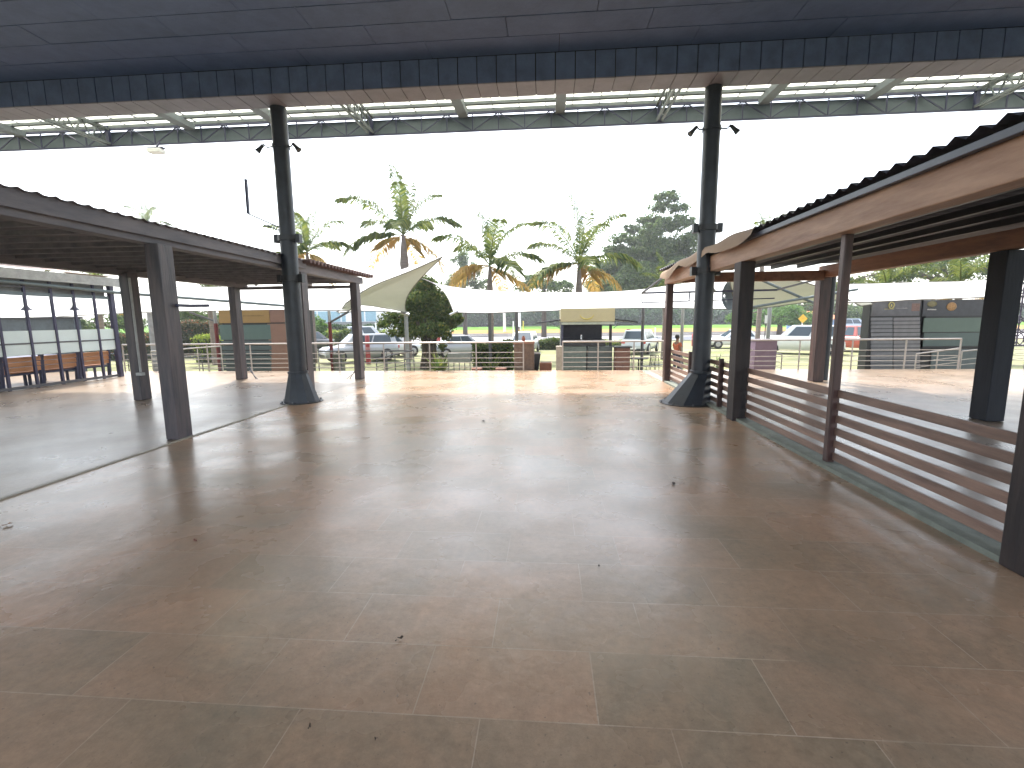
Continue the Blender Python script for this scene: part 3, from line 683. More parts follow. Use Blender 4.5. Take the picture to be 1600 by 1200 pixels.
sail('peaked shade sail with underside shaded grey beige, rising to a sharp tip', [P(526, 487, 19.0), P(560, 477, 19.0), P(600, 481, 19.5), P(634, 488, 20.2)],
     [P(540, 474, 17.8), P(580, 448, 17.4), P(640, 424, 16.8), P(692, 401, 16.2)], M_sail_shaded, .06, bow1=(-.5, 0, -.1))
sail('narrow pale sail strip folded over the top of the peaked sail', [P(545, 472, 17.9), P(590, 443, 17.5), P(640, 423, 16.9), P(690, 402, 16.25)],
     [P(560, 462, 18.3), P(590, 436, 17.9), P(640, 417, 17.2), P(688, 401, 16.4)], M_sail, 0, False)
sail('small pale shade sail low below the peaked sail', [P(528, 489, 19.3), P(570, 486, 19.4), P(610, 487, 19.6), P(640, 491, 19.8)],
     [P(530, 486, 20.5), P(565, 477, 20.5), P(600, 482, 20.6), P(638, 488, 20.7)], M_sail, 0)
sail('shade sail seen from below, shaded beige, behind the awning frame', [P(1150, 484, 20), P(1200, 480, 19.6), P(1260, 472, 19.2), P(1340, 466, 18.8), P(1420, 462, 18.8)],
     [P(1140, 436, 17.6), P(1190, 436, 17.2), P(1240, 438, 17), P(1290, 452, 17), P(1345, 478, 17.2)], M_sail_shaded, .05)
sail('wide white shade sail in front of the grey kiosks', [P(1318, 473, 16.9), P(1380, 471, 16.8), P(1440, 468, 16.8), P(1500, 466, 16.8), P(1560, 464, 16.8), P(1700, 462, 16.8)],
     [P(1322, 444, 19.4), P(1380, 443, 19.4), P(1440, 441, 19.4), P(1500, 440, 19.4), P(1560, 437, 19.4), P(1700, 434, 19.4)], M_sail, .05)
# funnel ring
c = P(1141, 461, 18.4); bm_ = thing('sail_boom', 'crossing grey steel booms beneath the beige sail by awning frame', 'boom', P(1230, 460, 16.9).to_tuple())
MB().tube([P(1188, 437, 16.9), P(1275, 475, 16.9)], .045, 8).build('boom', M_fas, bm_); MB().tube([P(1165, 482, 17.3), P(1268, 464, 16.7), P(1340, 452, 16.7)], .045, 8).build('boom', M_fas, bm_)
t = thing('sail_funnel', 'dark round funnel opening between two shade sails', 'funnel', c.to_tuple())
b = MB(); vs = []
for i, (rr, dy) in enumerate(((1.0, 0), (.8, .25), (.4, .5), (.1, .6))):
    for j in range(24):
        q = 2*math.pi*j/24; vs.append((c.x+.30*rr*math.cos(q), c.y+dy, c.z+.56*rr*math.sin(q)))
b.add(vs, [(i*24+j, i*24+(j+1) % 24, (i+1)*24+(j+1) % 24, (i+1)*24+j) for i in range(3) for j in range(24)], True)
b.build('funnel', mat('funnel_grey', srgb(126, 134, 138), .5), t)
def pole(px, y0, Y, r, label, m=None, lower=None, arm=None):
    c = P(px, y0, Y); t = thing('sail_pole', label, 'pole', (c.x, Y, G), 'poles holding up the shade sails')
    if lower:
        zc = P(px, lower, Y).z
        MB().tube([(c.x, Y, zc), (c.x, Y, c.z)], r*.85, 14).build('shaft', m or M_rail2, t)
        MB().tube([(c.x, Y, G), (c.x, Y, zc+.02)], r, 14).build('painted_foot', mat('red_paint', srgb(112, 46, 48), .6), t)
    else: MB().tube([(c.x, Y, G), (c.x, Y, c.z)], r, 14).build('shaft', m or M_rail2, t)
    if arm: MB().tube([(c.x, Y, P(px, arm[1], Y).z), P(arm[2], arm[3], Y)], .045, 8).build('arm', M_rail2, t)
    return t
M_gpole = mat('pole_grey', srgb(150, 152, 154), .5, .2, .1)
pole(634, 487, 19.9, .085, 'pale grey steel sail pole in front of the round dark tree', M_gpole)
pole(765, 488, 19.2, .07, 'grey brown sail pole left of the brown brick pillar'); pole(807, 486, 19, .07, 'grey sail pole directly behind the brown brick pillar')
pole(1005, 481, 19.0, .06, 'grey sail pole just right of the kiosk side flap'); pole(1067, 482, 21, .07, 'pale sail pole between red brown post and splay footed column', M_gpole)
pole(1203, 480, 21, .085, 'grey sail pole with white notice, left of white parked suv', M_gpole); pole(1353, 470, 19, .075, 'pale grey sail pole at the left edge of grey slatted kiosk', M_gpole)
pole(514, 486, 19, .07, 'sail pole with red painted foot near the dark parked car', M_gpole, 504, (0, 504, 545, 487))
pole(335, 486, 18.6, .075, 'sail pole with red painted foot beside the ochre headed kiosk', M_gpole, 506, (0, 502, 296, 488))
pole(237, 489, 18.2, .17, 'thick pale concrete pole behind the two tall left posts', mat('conc_pole', srgb(150, 148, 150), .7))
t = thing('steel_fitting', 'bright steel corner fitting at the left tip of central sail', 'fitting', P(706, 491, 19))
MB().tube([P(703, 492, 19), P(716, 486, 19)], .055, 8).build('turnbuckle', M_chrome, t)
t = thing('steel_fitting', 'bright steel corner fitting on pole under the peaked sail', 'fitting', P(634, 490, 19.9))
MB().tube([P(626, 489, 19.8), P(640, 492, 19.8)], .055, 8).build('turnbuckle', M_chrome, t)
c = P(1197, 499, 20.8); t = thing('notice_board', 'small white notice hanging beside grey sail pole', 'sign', c.to_tuple())
MB().cbox(c, (.1, .02, .34)).build('panel', M_white, t); MB().bar((c.x, c.y+.02, G), (c.x, c.y+.02, c.z), .03).build('post', M_rail2, t)

# ================================================================ FURNITURE AT THE DECK EDGE
A = P(803, 536, 15.4); B = P(835, 536, 15.4)
t = thing('brick_pillar', 'square brown brick pillar at the end of the left railing', 'pillar', ((A.x+B.x)/2, 15.7, G))
b = MB(); z = G; i = 0
while z < A.z-.1:
    s_ = .003*(i % 2); b.box(A.x+s_, B.x-.02-s_, 15.4+s_, 16.0, z+.004, z+.066); z += .07; i += 1
b.box(A.x+.006, B.x-.026, 15.406, 15.99, G, z); b.build('shaft', M_brick, t)
MB().box(A.x-.02, B.x, 15.38, 16.02, z, z+.08).build('cap', mat('brick_cap', srgb(140, 104, 88), .7), t, .01)
c = P(818, 533.5, 15.7)
t = thing('clay_jar', 'small brown jar standing on the brown brick pillar', 'jar', (c.x, c.y, z+.08))
MB().lathe([(.04, z+.08), (.065, z+.13), (.06, z+.2), (.035, z+.24), (.04, z+.26)], (c.x, c.y, 0), 14).build('body', mat('jar', srgb(132, 82, 66), .6), t)
A = P(869, 541, 15.5); B = P(879, 541, 15.5)
t = thing('stone_pillar', 'slim pale stone pillar beside the kiosk railing', 'pillar', (A.x+.1, 15.6, G))
MB().box(A.x, B.x, 15.5, 15.75, G, A.z).build('shaft', mat('stone', srgb(170, 162, 150), .8, 0, .25, 8, .4), t, .01)
# black flared planter
A = P(834, 552, 16.2); t = thing('planter', 'black flared planter standing right of the brick pillar', 'planter', (A.x, 16.3, G))
x0, x1, x2, x3 = P(829, 552, 16.2).x, P(844, 552, 16.2).x, P(829, 575, 16.2).x, P(838, 575, 16.2).x
zt_, zb_ = A.z, G
MB().add([(x2, 16.1, zb_), (x3, 16.1, zb_), (x3, 16.5, zb_), (x2, 16.5, zb_), (x0, 16.0, zt_), (x1+.02, 16.0, zt_), (x1+.02, 16.6, zt_), (x0, 16.6, zt_)],
         [(0,3,2,1),(4,5,6,7),(0,1,5,4),(1,2,6,5),(2,3,7,6),(3,0,4,7)]).build('pot', M_black, t, .01)
MB().box(x0+.03, x1-.01, 16.03, 16.57, zt_, zt_+.012).build('soil', mat('potting_soil', (.03, .02, .015), .9), t)
A = P(843, 567, 15.6); B = P(862, 567, 15.6)
t = thing('planter', 'low red brown box planter left of pale stone pillar', 'planter', (A.x+.2, 15.8, G)); MB().box(A.x, B.x, 15.6, 16, G, A.z).build('box', mat('terracotta', srgb(120, 76, 58), .7), t, .01)
MB().box(A.x+.03, B.x-.03, 15.63, 15.97, A.z, A.z+.01).build('soil', MC['potting_soil'], t)
for px, lb in ((745, 'low red clay bowl left of the brick pillar'), (783, 'low red clay bowl nearest to the brick pillar')):
    c = P(px, 578, 15.8); t = thing('clay_bowl', lb, 'bowl', (c.x, 15.8, c.z-.15), 'clay bowls on the ground by the deck')
    MB().lathe([(.12, -.15), (.17, -.05), (.2, .06), (.17, .07), (.14, 0)], (c.x, 15.8, c.z), 18).build('bowl', MC['terracotta'], t)
    MB().box(c.x-.1, c.x+.1, 15.7, 15.9, G, c.z-.15).build('stand', M_brick, t)
A = P(1181, 532, 16.2); B = P(1215, 532, 16.2)
t = thing('service_box', 'mauve square service box behind the middle railing posts', 'box', ((A.x+B.x)/2, 16.5, G))
MB().box(A.x, B.x, 16.2, 16.9, G, A.z).build('body', mat('mauve', srgb(112, 92, 108), .6, 0, .1), t, .015)
MB().box(A.x-.02, B.x+.02, 16.18, 16.92, A.z, A.z+.03).build('lid', mat('mauve_lid', srgb(122, 104, 116), .6), t)
c = P(529, 553, 19); t = thing('waste_drum', 'grey round waste drum near the red footed pole', 'bin', (c.x, 19, G))
MB().lathe([(.24, G), (.24, c.z-.03), (.255, c.z-.03), (.255, c.z), (.2, c.z), (.2, c.z-.05)], (c.x, 19, 0), 20).build('drum', mat('drum', srgb(126, 128, 122), .6), t)
MB().lathe([(.245, G+.2), (.252, G+.22), (.245, G+.24)], (c.x, 19, 0), 20, False).build('hoop', M_rail2, t)
for px, y0, y1, Y, r_, lb in ((573.5, 524, 543, 25, .13, 'red traffic barrel beside the corner post of left pergola'), (684, 514, 528, 48, .28, 'red and white traffic barrel on the far roadside by dark tree'),
                       (1085, 521, 532, 40, .2, 'red traffic barrel behind the splay footed column'), (982, 514, 525, 58, .3, 'small red traffic barrel above the white van roof')):
    c = P(px, y0, Y); c2 = P(px, y1, Y); zb_ = max(G, c2.z) if Y < 30 else G
    t = thing('traffic_barrel', lb, 'barrel', (c.x, Y, G), 'red barrels around the car park')
    MB().lathe([(r_, G), (r_*.97, (G+c.z)/2-.02), (r_*.9, c.z-.03), (r_*.6, c.z)], (c.x, Y, 0), 16).build('body', mat('barrel_red', srgb(150, 50, 50), .5), t)
    MB().lathe([(r_*1.0, (G+c.z)/2), (r_*.99, (G+c.z)/2+.15)], (c.x, Y, 0), 16, False).build('band', mat('band_grey', srgb(170, 120, 118), .5), t)

# cafe chairs and tables right of the kiosk
def cafe_chair(m=M_rail2):
    t = thing('cafe_chair', 'x', 'chair', (0, 0, 0), 'wire chairs by the kiosk')
    MB().box(-.2, .2, -.2, .2, .43, .455).build('seat', m, t, .006)
    for x, y in ((-.18, -.18), (.18, -.18)): MB().tube([(x, y, .43), (x*1.15, y*1.15, 0)], .012, 6).build('leg', m, t)
    for x in (-.18, .18): MB().tube([(x*1.15, .22, 0), (x, .19, .43), (x, .25, .86)], .012, 6).build('leg', m, t)
    b = MB().tube([(-.18, .25, .86), (.18, .25, .86)], .012, 6)
    for k in range(6): b.tube([(-.15+k*.06, .25, .85), (-.15+k*.06, .2, .47)], .006, 5)
    b.build('backrest', m, t); return t
ch = cafe_chair(); chs = [(985, 18.6, .3, 'wire cafe chair just right of the kiosk counter'), (1012, 18.8, -1.2, 'wire cafe chair in front of the white van'), (1027, 19.4, 2.4, 'wire cafe chair partly behind the red brown pergola post'), (1075, 19.0, 1.2, 'wire cafe chair right of the person in orange'), (1096, 19.6, 3.0, 'wire cafe chair hidden behind splay footed column')]
for i, (px, Yc, a, lb) in enumerate(chs):
    o = ch if i == 0 else copy_tree(ch); o.location = (P(px, 570, Yc).x, Yc, G); o.rotation_euler.z = a; o['label'] = lb
for px, Yc, lb in ((998, 19.2, 'round dark cafe table between the wire chairs by kiosk'), (1083, 19.8, 'round dark cafe table next to the person in orange')):
    x = P(px, 560, Yc).x; t = thing('cafe_table', lb, 'table', (x, Yc, G), 'round tables by the kiosk')
    MB().lathe([(.38, G+.71), (.4, G+.72), (.4, G+.74), (.38, G+.75)], (x, Yc, 0), 22).build('tabletop', M_black, t)
    MB().tube([(x, Yc, G+.03), (x, Yc, G+.71)], .03, 8).build('stem', M_black, t); MB().lathe([(.25, G), (.24, G+.02), (.04, G+.04)], (x, Yc, 0), 18).build('foot', M_black, t)
A = P(962, 541, 17.2); B = P(985, 541, 17.2)
t = thing('counter', 'dark red brown bar counter to the right of kiosk', 'counter', (A.x, 17.4, G))
MB().box(A.x, B.x, 17.2, 17.7, G, A.z-.06).build('front', mat('counter_brown', srgb(108, 74, 66), .6), t, .01); MB().box(A.x-.04, B.x+.06, 17.16, 17.75, A.z-.06, A.z-.01).build('top', M_black, t)

# ================================================================ MOTORCYCLES
def motorcycle(x, y, rz, label, col):
    t = thing('motorcycle', label, 'motorcycle', (x, y, G), 'motorcycles parked behind the railing')
    bld = lambda b, n, m, p=None: b.build(n, m, None)
    parts = []
    def put(b, n, m, par=None):
        o = b.build(n, m); o.parent = par or t; return o
    for sx in (-.65, .65):
        wv = put(MB().tube([(sx+.30*math.cos(q), 0, .30+.30*math.sin(q)) for q in np.linspace(0, 2*math.pi, 21)], .05, 8, False), 'wheel', M_tyre)
        b = MB().tube([(sx, -.06, .3), (sx, .06, .3)], .07, 10)
        for q in range(6): b.tube([(sx, 0, .3), (sx+.27*math.cos(q*1.047), 0, .3+.27*math.sin(q*1.047))], .01, 5)
        put(b, 'rim', M_rim, wv)
    put(MB().ball((.12, 0, .78), (.28, .15, .14), 14, 8), 'tank', mat(col[0], col[1], .25, 0, .05, coat=.6))
    put(MB().ball((-.32, 0, .77), (.36, .13, .07), 12, 6), 'seat', M_black)
    put(MB().cbox((.02, 0, .42), (.4, .22, .34)).tube([(-.2, .13, .35), (-.85, .16, .4)], .05, 10), 'engine', M_rail2, )
    put(MB().tube([(.65, .07, .3), (.42, .07, .95)], .025, 8).tube([(.65, -.07, .3), (.42, -.07, .95)], .025, 8).tube([(-.65, 0, .3), (-.1, 0, .45), (.35, 0, .8)], .03, 8), 'fork', M_chrome)
    put(MB().tube([(.3, -.36, 1.03), (.42, -.2, 1.0), (.42, .2, 1.0), (.3, .36, 1.03)], .015, 8), 'handlebar', M_black)
    for s_ in (-1, 1):
        mr = put(MB().tube([(.38, s_*.27, 1.02), (.34, s_*.33, 1.2)], .008, 5).ball((.33, s_*.35, 1.24), (.02, .07, .05), 10, 6), 'mirror', M_black)
    put(MB().ball((.55, 0, .9), (.07, .09, .09), 12, 7), 'headlight', M_lamp)
    put(MB().box(-.9, -.5, -.08, .08, .62, .65), 'mudguard', M_black)
    t.rotation_euler.z = rz; return t
motorcycle(P(752, 555, 21.5).x, 21.5, 2.0, 'dark motorcycle parked behind the shrub, left one', ('moto_black', (.03, .03, .035)))
motorcycle(P(785, 555, 20.8).x, 20.8, 1.1, 'dark red motorcycle parked nearest the brick pillar', ('moto_red', (.25, .03, .03)))

# ================================================================ CARS
def car(label, px, Yc, rz, col, kind='sedan', L=4.3, H=1.47, W=1.75, z=G, group='cars parked beyond the deck'):
    x = P(px, 540, Yc).x
    t = thing('parked_car' if kind != 'pickup' else 'pickup_truck', label, 'car' if kind != 'pickup' else 'pickup', (x, Yc, z), group)
    paint = mat('paint_'+str(col), col, .3, 0, .04, 2, coat=.7)
    h = H; prof = {   # x fraction, belt height, roof height fraction (cabin)
     'sedan': [(-.5, .50, 0), (-.47, .72, 0), (-.36, .78, 0), (-.22, .80, 1), (.05, .80, 1), (.24, .78, 0), (.44, .68, 0), (.49, .58, 0), (.5, .45, 0)],
     'suv': [(-.5, .50, 0), (-.485, .80, 0), (-.44, .83, 1), (-.2, .83, 1), (.1, .82, 1), (.26, .80, 0), (.45, .74, 0), (.495, .62, 0), (.5, .45, 0)],
     'pickup': [(-.5, .50, 0), (-.49, .78, 0), (-.2, .78, 0), (-.12, .79, 1), (.08, .80, 1), (.22, .79, 0), (.45, .74, 0), (.49, .6, 0), (.5, .45, 0)]}[kind]
    def put(b, n, m, par=None, bev=0):
        o = b.build(n, m, None, bev); o.parent = par or t; return o
    body = MB(); hw = W/2; rings = []
    for fx_, belt, r_ in prof:
        tap = 1-.12*max(0, abs(fx_)-.38)/.12
        zb_ = .28 if abs(fx_) < .46 else .36
        rings.append([(fx_*L, s_*hw*k*tap, zz) for s_, k, zz in ((-1, .94, zb_), (-1, 1.0, .5*belt*h/.8*.9), (-1, .96, belt*h*.72), (-1, .80, belt*h*.745), (1, .80, belt*h*.745), (1, .96, belt*h*.72), (1, 1.0, .5*belt*h/.8*.9), (1, .94, zb_))])
    vs = [v for r_ in rings for v in r_]; n = 8
    body.add(vs, [(i*n+j, i*n+(j+1) % n, (i+1)*n+(j+1) % n, (i+1)*n+j) for i in range(len(rings)-1) for j in range(n)], True)
    body.add(rings[0], [tuple(range(8))]); body.add(rings[-1], [tuple(range(8))[::-1]])
    bo = put(body, 'body', paint)
    # cabin
    cab = [p_ for p_ in prof if p_[2]]; xa, xb = cab[0][0]*L, cab[-1][0]*L
    ext = {'sedan': (.62, .72), 'suv': (.16, .68), 'pickup': (.16, .62)}[kind]
    zb_ = .735*.81*h; zt_ = h; wb, wt = hw*.88, hw*.68
    ca = [(xa-ext[0], zb_), (xa, zt_-.02), (xb, zt_-.01), (xb+ext[1], zb_)]
    def cabin(off, gz0=None, gz1=None):
        vv = []
        for s_ in (-1, 1):
            for i, (cx, cz) in enumerate(ca):
                ww = wb if i in (0, 3) else wt; vv.append((cx, s_*ww, cz))
        return vv
    vv = cabin(0)
    put(MB().add(vv, [(0,1,2,3),(7,6,5,4),(0,4,5,1),(1,5,6,2),(2,6,7,3)]), 'cabin', paint, None, .03)
    def lerpq(a, b, c_, d, u0, u1, v0, v1, off):
        a, b, c_, d = map(Vector, (a, b, c_, d)); nrm = (b-a).cross(d-a).normalized()*off
        g = lambda u, v: (a.lerp(b, u)).lerp(d.lerp(c_, u), v)+nrm
        return [g(u0, v0), g(u1, v0), g(u1, v1), g(u0, v1)]
    # side windows (a = bottom rear .. ), two per side
    for s_ in (0, 4):
        A_, B_, C_, D_ = vv[s_], vv[s_+3], vv[s_+2], vv[s_+1]
        sg = 1 if s_ == 0 else -1
        for u0, u1 in ((.12, .5), (.53, .88)):
            put(MB().add(lerpq(A_, B_, C_, D_, u0, u1, .1, .88, .012*sg), [(0, 1, 2, 3)]), 'side_window', M_glassd)
    put(MB().add(lerpq(vv[3], vv[7], vv[6], vv[2], .06, .94, .08, .92, .012), [(0, 1, 2, 3)]), 'windscreen', M_glassd)
    put(MB().add(lerpq(vv[4], vv[0], vv[1], vv[5], .08, .92, .12, .9, .012), [(0, 1, 2, 3)]), 'rear_window', M_glassd)
    wr = .33 if kind == 'sedan' else .37
    for sx in (-.31*L, .32*L):
        for sy in (-1, 1):
            y0 = sy*(hw-.12); y1 = sy*(hw+.015)
            wv = put(MB().tube([(sx, y0, wr), (sx, y1-sy*.03, wr), (sx, y1, wr)], [wr, wr, wr*.92], 20), 'wheel', M_tyre)
            put(MB().tube([(sx, y1-sy*.01, wr), (sx, y1+sy*.012, wr)], [wr*.62, wr*.5], 14), 'rim', M_rim, wv)
    for sy in (-1, 1):
        put(MB().cbox((L*.475, sy*hw*.72, .62*h*.72), (.12, .36, .13)), 'headlight', M_lamp, None, .03)
        put(MB().cbox((-L*.492, sy*hw*.76, .64*h*.8), (.08, .26, .18)), 'tail_light', M_red, None, .02)
        put(MB().cbox((L*.16, sy*(hw+.08), .66*h), (.1, .16, .12)), 'mirror', paint, None, .03)
    put(MB().cbox((-L*.503, 0, .42), (.04, .42, .12)), 'number_plate', M_white)
    put(MB().cbox((L*.495, 0, .40), (.06, W*.72, .2)), 'grille', M_black); put(MB().cbox((-L*.497, 0, .33), (.06, W*.86, .16)), 'bumper', M_black if kind != 'sedan' else paint, None, .02)
    if kind == 'pickup':
        put(MB().box(-L*.48, -L*.21, -hw*.78, hw*.78, .745*.8*h+.0, .745*.8*h+.01), 'load_bed', M_black)
    t.rotation_euler.z = rz; return t
W_ = (.66, .68, .70); S_ = (.42, .44, .46)
car('dark grey hatchback seen from behind, left of the red footed pole', 486, 37, R(62), (.07, .075, .085), 'suv', 4.1, 1.55)
car('silver suv parked behind the left pergola corner post', 562, 26.5, R(-140), (.40, .42, .45), 'suv', 4.3, 1.62)
car('white hatchback parked between silver suv and the grey sail pole', 609, 30, R(40), W_, 'suv', 4.0, 1.5)
car('far white car with dark roof behind the silver suv', 577, 43, R(20), (.5, .52, .58), 'suv', 4.2, 1.9)
car('grey sedan half hidden by the shrub left of motorcycles', 724, 29.5, R(25), (.36, .38, .42), 'sedan', 4.3, 1.42)
car('white car facing the deck, behind the brown brick pillar', 819, 33, R(-96), W_, 'suv', 4.2, 1.5)
car('white van with its rear towards the cafe chairs', 1001, 32.5, R(66), (.5, .54, .57), 'suv', 4.3, 1.6)
car('white sedan seen side on, right of the splay footed column', 1147, 37, R(176), W_, 'sedan', 4.4, 1.42)
car('large white suv parked behind the mauve box', 1250, 31, R(150), W_, 'suv', 4.7, 1.82, 1.9)
car('bright red pickup parked left of grey slatted kiosk', 1330, 33, R(118), (.42, .08, .06), 'pickup', 4.9, 1.72, 1.85)
car('small blue and white vehicle far off on the road at right', 1330, 72, R(5), (.42, .48, .56), 'suv', 4.8, 2.0)

# ================================================================ PEOPLE
def person(label, loc, rz, shirt, trousers, skin=(.25, .13, .08), arm=1):
    t = thing('person', label, 'person', loc)
    def skinmesh(name, V, E_, rad, m, sub=1):
        me = bpy.data.meshes.new(name); me.from_pydata(V, E_, []); o = bpy.data.objects.new(name, me); C.objects.link(o); o.parent = t
        md = o.modifiers.new('skin', 'SKIN'); me_ = me
        if not me.skin_vertices:
            pass
        sv_ = me.skin_vertices[0].data if me.skin_vertices else None
        if sv_ is None:
            return None
        for i, r_ in enumerate(rad): sv_[i].radius = r_ if isinstance(r_, tuple) else (r_, r_)
        sv_[0].use_root = True
        ss = o.modifiers.new('sub', 'SUBSURF'); ss.levels = sub; ss.render_levels = sub
        me.materials.append(m); return o
    V = [(0, 0, .95), (0, 0, 1.15), (0, .01, 1.38), (0, 0, 1.48), (0, -.01, 1.56), (0, -.02, 1.66)]
    Rr = [(.13, .10), (.12, .09), (.14, .09), .05, .075, .085]; E_ = [(0, 1), (1, 2), (2, 3), (3, 4), (4, 5)]
    def chain(start, pts, rs):
        p_ = start
        for q, r_ in zip(pts, rs): V.append(q); Rr.append(r_); E_.append((p_, len(V)-1)); p_ = len(V)-1
        return p_
    hands = []
    for s_ in (-1, 1):
        chain(0, [(s_*.1, 0, .88), (s_*.11, -.02, .5), (s_*.12, .03, .09), (s_*.13, -.1, .03)], [.09, .06, .042, .035])
        if arm and s_ > 0: pts = [(s_*.18, 0, 1.36), (s_*.24, -.05, 1.1), (s_*.18, -.28, 1.06), (s_*.15, -.36, 1.06)]
        else: pts = [(s_*.18, 0, 1.36), (s_*.23, .02, 1.08), (s_*.24, -.06, .84), (s_*.24, -.08, .77)]
        k_ = chain(2, pts, [.055, .042, .028, .03]); hands.append((k_, pts[-1], arm and s_ > 0))
    for k_, hp, fw in hands:
        for f_ in range(5):
            o_ = (f_-2)*.016; ln = (.05, .075, .08, .075, .06)[f_]
            if fw: chain(k_, [(hp[0]+o_, hp[1]-ln*.6, hp[2]), (hp[0]+o_*1.1, hp[1]-ln, hp[2]-.015)], [.009, .007])
            else: chain(k_, [(hp[0], hp[1]+o_, hp[2]-ln*.6), (hp[0], hp[1]+o_*1.1, hp[2]-ln)], [.009, .007])
    sk_ = mat('skin', skin, .6)
    skinmesh('body', V, E_, Rr, sk_, 1)
    # clothing as slightly larger skins
    Vs = [(0, 0, .93), (0, 0, 1.15), (0, .01, 1.38), (0, .01, 1.43)]; Es = [(0, 1), (1, 2), (2, 3)]; Rs = [(.165, .125), (.15, .115), (.17, .115), .07]
    for s_ in (-1, 1):
        Vs.append((s_*.18, 0, 1.36)); Rs.append(.075); Es.append((2, len(Vs)-1)); Vs.append((s_*.23, -.02, 1.2)); Rs.append(.062); Es.append((len(Vs)-2, len(Vs)-1))
    skinmesh('shirt', Vs, Es, Rs, mat('shirt_'+str(shirt), shirt, .8), 1)
    Vt = [(0, 0, .96)]; Et = []; Rt = [(.16, .125)]
    for s_ in (-1, 1):
        for q, r_ in (((s_*.1, 0, .86), .105), ((s_*.11, -.02, .5), .08), ((s_*.12, .02, .1), .065)):
            Vt.append(q); Rt.append(r_); Et.append((0 if r_ == .105 else len(Vt)-2, len(Vt)-1))
    skinmesh('trousers', Vt, Et, Rt, mat('trousers_'+str(trousers), trousers, .8), 1)
    hb = MB().ball((0, .01, 1.68), (.1, .115, .1), 14, 9).build('hair', mat('hair', (.015, .012, .012), .6)); hb.parent = t
    fc = MB().ball((0, -.115, 1.62), (.014, .022, .02), 8, 6).ball((-.034, -.1, 1.645), .012, 8, 6).ball((.034, -.1, 1.645), .012, 8, 6).ball((-.092, 0, 1.63), (.012, .02, .03), 8, 6).ball((.092, 0, 1.63), (.012, .02, .03), 8, 6).build('face', sk_); fc.parent = t
    for s_ in (-1, 1):
        sh = MB().ball((s_*.125, -.04, .035), (.045, .13, .04), 10, 6).build('shoe', M_black); sh.parent = t
    t.rotation_euler.z = rz; t.scale = (.93, .93, .93); return t
x = P(1058, 540, 20.3).x; person('person with short black hair and orange shirt standing by round table', (x, 20.3, G), R(120), (.55, .14, .07), (.04, .04, .06))
x = P(811, 513, 46).x; person('tiny far person in yellow shirt at the roadside behind brick pillar', (x, 46, G), R(10), (.7, .5, .08), (.05, .06, .1))

# ================================================================ PLANTS
def palm(label, px, cy, Y, n, length, seed, base_r=.2, yellow=.2, spear=1.0, group='palms beyond the shade sails', droop=1.0, trunk_to=None, name='palm_tree'):
    r_ = random.Random(seed); c = P(px, cy, Y)
    t = thing(name, label, 'palm', (c.x, Y, G), group)
    zc = c.z
    MB().tube([(c.x, Y, G), (c.x+.03, Y, (G+zc)*.5), (c.x, Y, zc-length*.55), (c.x, Y, zc-length*.42), (c.x, Y, zc-length*.15), (c.x, Y, zc+.05)], [base_r*1.1, base_r*.9, base_r*.9, base_r*1.15, base_r*.7, base_r*.35], 14).build('trunk', M_palmt, t)
    for i in range(n):
        az = 2*math.pi*(i/n)*2.618*1.0+r_.uniform(-.2, .2); lev = i/(n-1)      # lev 0 oldest (low) .. 1 youngest
        el = R(-22+108*lev**1.0+r_.uniform(-7, 7)); ln = length*(.85+.25*r_.random())*(1 if lev < .9 else spear)
        yel = lev < yellow
        # rachis
        pts = []; p_ = Vector((c.x, Y, zc+.1*lev)); dirh = Vector((math.cos(az), math.sin(az), 0)); a = el; K = 14
        for k in range(K+1):
            pts.append(p_.copy()); p_ = p_+(dirh*math.cos(a)+Vector((0, 0, 1))*math.sin(a))*ln/K; a -= R((5.5 if lev < .85 else 2.5)*droop)*(k/K*1.6+.25)
        b = MB().tube(pts, [.03*(1-k/K)+.006 for k in range(K+1)], 5, False)
        side = dirh.cross(Vector((0, 0, 1)))
        NL = 50
        for k in range(NL):
            u = .10+.88*k/NL; kk = u*K; i0 = min(int(kk), K-1); q = pts[i0].lerp(pts[i0+1], kk-i0); d = (pts[i0+1]-pts[i0]).normalized(); up = side.cross(d)
            ll = ln*.27*math.sin(math.pi*(.12+.8*u))*r_.uniform(.75, 1.05); wd = .025*ln/2.5*r_.uniform(.8, 1.2)
            for s_ in (-1, 1):
                if r_.random() < .06: continue
                dd = (side*s_*1.0+d*.75+up*r_.uniform(-.1, .35)).normalized(); m_ = q+dd*ll*.55; e_ = q+dd*ll+Vector((0, 0, -1))*ll*r_.uniform(.35, .7)
                wv = d*wd
                b.add([q-wv*.5, q+wv*.5, m_+wv, e_, m_-wv], [(0, 1, 2, 3, 4)])
        b.build('frond', M_frondy if yel else M_frond, t)
    return t
palm('tallest palm, rising above the peaked beige sail', 630, 368, 28, 13, 4.0, 3, .24, .2)
palm('palm with orange lower fronds in centre, left of the two', 765, 416, 27, 13, 3.6, 11, .17, .26)
palm('palm with upright crown, right of the centre palm', 905, 412, 27, 13, 3.8, 21, .18, .24)
palm('palm half hidden behind the cone footed column', 480, 395, 26, 13, 2.9, 31, .16, .2)
palm('low yellow green palm beside the far corner of the tan canvas', 1040, 447, 27, 11, 2.0, 41, .14, .0)
palm('palm whose tip just shows above the tan canvas roof', 1193, 375, 30, 11, 1.8, 51, .14, .0)
palm('palm showing left of the right pergola far beams', 1385, 452, 26, 13, 2.1, 61, .15, .3)
palm('palm showing under right pergola beam, near its dark pillar', 1500, 447, 25, 13, 2.3, 71, .15, .3)
palm('palm fronds showing left of the left pergola roof end', 150, 452, 24, 13, 2.1, 81, .15, .2)
palm('palm crown showing between two left pergola posts', 325, 455, 25, 12, 1.8, 91, .14, .3)
